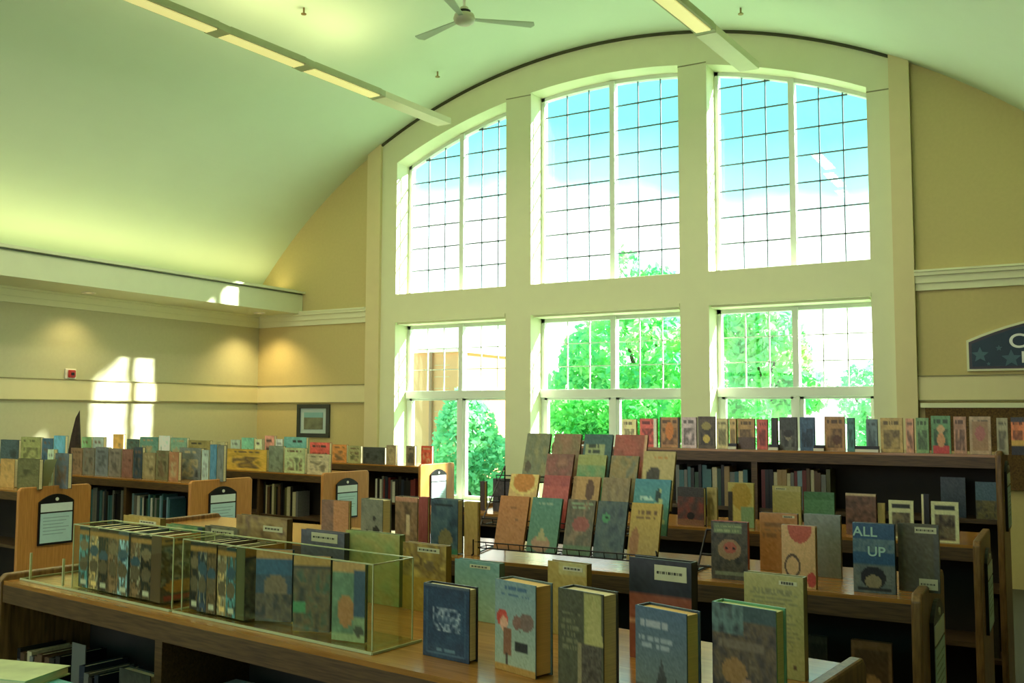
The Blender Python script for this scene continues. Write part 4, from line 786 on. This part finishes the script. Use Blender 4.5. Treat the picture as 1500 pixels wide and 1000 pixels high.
# ------------------------------------------------------------------ left group tops
LA = ((-6.05, 3.84), R(-4)); LB = ((-5.61, 4.97), R(-5)); LC = ((-5.47, 6.2), R(-6)); LD = ((-5.50, 7.70), R(-4))
def many(lst, row, d, where, group, hmin=.1, t_=.03):
    for i, (a, b, y, c, lb) in enumerate(lst):
        v2 = tuple(min(250, x*1.16+6) for x in c); v3 = tuple(x*.72 for x in c); g = random.Random(a); pc = g.choice([v3, v2, (60, 60, 54), (170, 160, 120), (110, 90, 66)])
        put(a, b, y, row, d, H, t_, [c, ('m', [c, v2, c], 4), ('m', [c, pc, v2, v3], 5, (.12, .3+.1*g.random(), .88, .9)), ('t', .15, .08, .85, .2, 1, pc)], lb+' '+where, res='mid' if b-a > 22 else 'lo', group=group, hmin=hmin, spine=v3)
many([(104, 121, 656, (116, 92, 66), 'brown book, leftmost'), (122, 139, 656, (100, 98, 84), 'olive grey book'), (140, 159, 655, (96, 104, 104), 'blue grey book'), (160, 178, 657, (110, 104, 92), 'warm grey book'), (179, 195, 658, (112, 78, 66), 'red brown book'), (196, 209, 655, (40, 56, 66), 'narrow dark navy book'), (210, 228, 663, (130, 118, 84), 'tan book'), (229, 247, 660, (100, 96, 66), 'olive book'), (248, 262, 662, (146, 104, 72), 'orange brown book')], LB, .08, 'on the second bookcase of the left group', 'books on top of the second left bookcase')
many([(263, 295, 656, (98, 106, 98), 'wide grey blue book'), (296, 306, 659, (150, 170, 156), 'narrow pale teal book'), (308, 318, 651, (70, 116, 136), 'narrow blue book'), (319, 328, 652, (96, 104, 96), 'narrow grey book')], LB, .24, 'on the second bookcase of the left group', 'books on top of the second left bookcase')
many([(166, 181, 636, (190, 160, 84), 'small yellow book'), (186, 204, 643, (50, 84, 84), 'dark teal book'), (205, 232, 640, (84, 134, 124), 'wide teal book'), (233, 249, 638, (200, 220, 210), 'white book'), (250, 274, 641, (110, 150, 130), 'pale green book'), (276, 308, 645, (130, 124, 76), 'wide olive book'), (310, 330, 647, (150, 150, 110), 'straw coloured book')], LC, .36, 'in the back line of the third left bookcase', 'back line of books on the third left bookcase')
many([(333, 391, 658, (184, 150, 62), 'wide mustard yellow book'), (394, 415, 653, (110, 120, 100), 'grey green book'), (417, 447, 656, (160, 172, 124), 'pastel green book with pale border'), (450, 482, 665, (170, 160, 124), 'pale pastel book')], LC, .05, 'on the third bookcase of the left group', 'front line of books on the third left bookcase')
many([(338, 352, 644, (150, 170, 150), 'pale mint book'), (354, 372, 641, (110, 170, 140), 'mint green book'), (374, 384, 643, (180, 190, 150), 'narrow cream book'), (388, 402, 638, (190, 136, 116), 'salmon pink book'), (404, 414, 643, (190, 200, 190), 'narrow white book'), (416, 449, 640, (96, 150, 140), 'wide turquoise book'), (454, 483, 648, (184, 84, 74), 'bright red book')], LC, .34, 'in the back line beside the framed picture', 'back line of books below the framed picture')
many([(487, 508, 651, (184, 124, 66), 'orange book'), (510, 529, 653, (140, 140, 96), 'grey green book'), (532, 564, 655, (56, 60, 58), 'wide black landscape book'), (566, 580, 652, (130, 118, 90), 'taupe book'), (595, 608, 653, (110, 100, 80), 'narrow grey brown book')], LD, .06, 'on the farthest left bookcase', 'books on the farthest left bookcase', hmin=.08)
many([(617, 633, 653, (160, 66, 50), 'small dark red book')], LD, .24, 'at the right end of the farthest left bookcase', 'books on the farthest left bookcase', hmin=.08)
# far left pieces
many([(1, 28, 644, (60, 84, 92), 'dark teal wide book'), (31, 60, 640, (140, 150, 96), 'yellow green book'), (62, 78, 642, (60, 96, 120), 'blue book'), (79, 96, 638, (90, 160, 186), 'bright sky blue book'), (120, 134, 640, (130, 180, 130), 'light green book'), (136, 152, 640, (150, 170, 156), 'pale grey green book')], LB, .42, 'in the back line at the far left', 'back line of books on the second left bookcase')
many([(70, 79, 658, (170, 190, 160), 'narrow pale green book'), (81, 101, 664, (80, 92, 94), 'slate grey book')], LA, .34, 'above the far left end panel', 'books on the far left bookcase')
many([(1, 22, 672, (160, 130, 74), 'tan leaning picture book'), (26, 58, 672, (84, 86, 54), 'dark green picture book')], LA, .18, 'at the left frame edge', 'picture books at the far left')
# white display prop leaning beside the picture book
q = atY(52, 700, 4.05); pr = empty('book_prop', (float(q[0]), float(q[1])+.02, H+.0005), R(-4), 'slanted pale strip propping the dark green picture book', 'book prop')
m_ = MB(); m_.prism([(-.03, 0), (-.018, 0), (.085, .20), (.073, .20)], 0, .08); m_.build('strip', acry_edge, pr)
# wizard style pointed ornament
q = atY(109, 655, 5.42); hz = float(atY(113, 601, 5.42)[2])-H
hat = empty('pointed_ornament', (float(q[0]), float(q[1]), H+.0005), 0, 'tall dark brown pointed ornament standing among books at left', 'ornament')
prof = [(.001, 0), (.075, 0), (.07, .01), (.055, .04), (.052, hz*.35), (.038, hz*.6), (.018, hz*.88), (.001, hz)]
o = MB().lathe(prof, 18).build('cone', mat('dark_felt', (58, 44, 32), .8, .5, 30), hat)
for v in o.data.vertices: v.co.x += .05*(v.co.z/hz)**2+.006*math.sin(v.co.z*50)
MB().lathe([(.03, .0), (.095, .0), (.10, .006), (.09, .012), (.03, .012)], 20).build('brim', MATS['dark_felt'], hat)
# books in the shelves of the left group
run(LB, .03, .70, -1.38, -.88, 'in the second section of the second left bookcase', ['grey', 'pale blue', 'teal', 'dark navy', 'grey', 'black'], (.22, .28), (.018, .034), seed=33, detail=False)
run(LB, .03, .70, -.8, -.32, 'in the near section of the second left bookcase', ['grey', 'pale blue', 'teal', 'dark green', 'white', 'black'], (.22, .28), (.018, .034), seed=34, detail=False)
run(LC, .03, .70, -.765, -.3, 'in the near section of the third left bookcase', ['grey', 'cream', 'black', 'black', 'brown', 'olive'], (.2, .28), (.02, .04), seed=36, detail=False)
run(LC, .03, .40, -.55, -.2, 'on the middle shelf of the third left bookcase', MIX, (.18, .25), (.03, .05), seed=37, detail=False)
run(LD, .03, .70, -.64, -.1, 'inside the farthest left bookcase', ['grey', 'white', 'black', 'dark red', 'dark navy', 'black'], (.2, .26), (.022, .04), seed=39, detail=False)
# ------------------------------------------------------------------ low table at the lower left with flat books
q = atZ(60, 985, .98); tb_ = empty('low_table', (float(q[0])-.1, float(q[1])-.02, 0), R(-6), 'low wooden table at the lower left corner under teal books', 'table')
box('tabletop', top_m, (-.35, -.25, .87), (.28, .14, .90), tb_, .004)
for (x, y) in ((-.3, -.25), (.24, -.25), (-.3, .1), (.24, .1)): box('leg', edge_m, (x-.02, y-.02, 0), (x+.02, y+.02, .87), tb_)
def flat(x, y, z, yaw, w_, d_, t_, c, label):
    t = empty('book', (x, y, z), R(yaw), label, 'book', 'flat books on the low table')
    m_ = MB(); m_.box(-w_/2, -d_/2, 0, w_/2, d_/2, .003); m_.box(-w_/2, -d_/2, t_-.003, w_/2, d_/2, t_); m_.box(-w_/2, -d_/2, 0, -w_/2+.003, d_/2, t_); o = m_.build('cover', cloth_m, t); o.color = (*srgb(c), 1)
    box('page_block', pages_m, (-w_/2+.003, -d_/2+.004, .003), (w_/2-.004, d_/2-.004, t_-.003), t)
qx, qy = float(q[0]), float(q[1])
flat(qx-.06, qy-.02, .9005, -4, .34, .22, .036, (96, 176, 168), 'large teal book lying lowest at the lower left corner')
flat(qx-.16, qy+.03, .937, 14, .22, .15, .022, (190, 206, 150), 'pale green book lying on top at the lower left corner')
print('objects', len(C.objects), 'books', BOOKN[0])
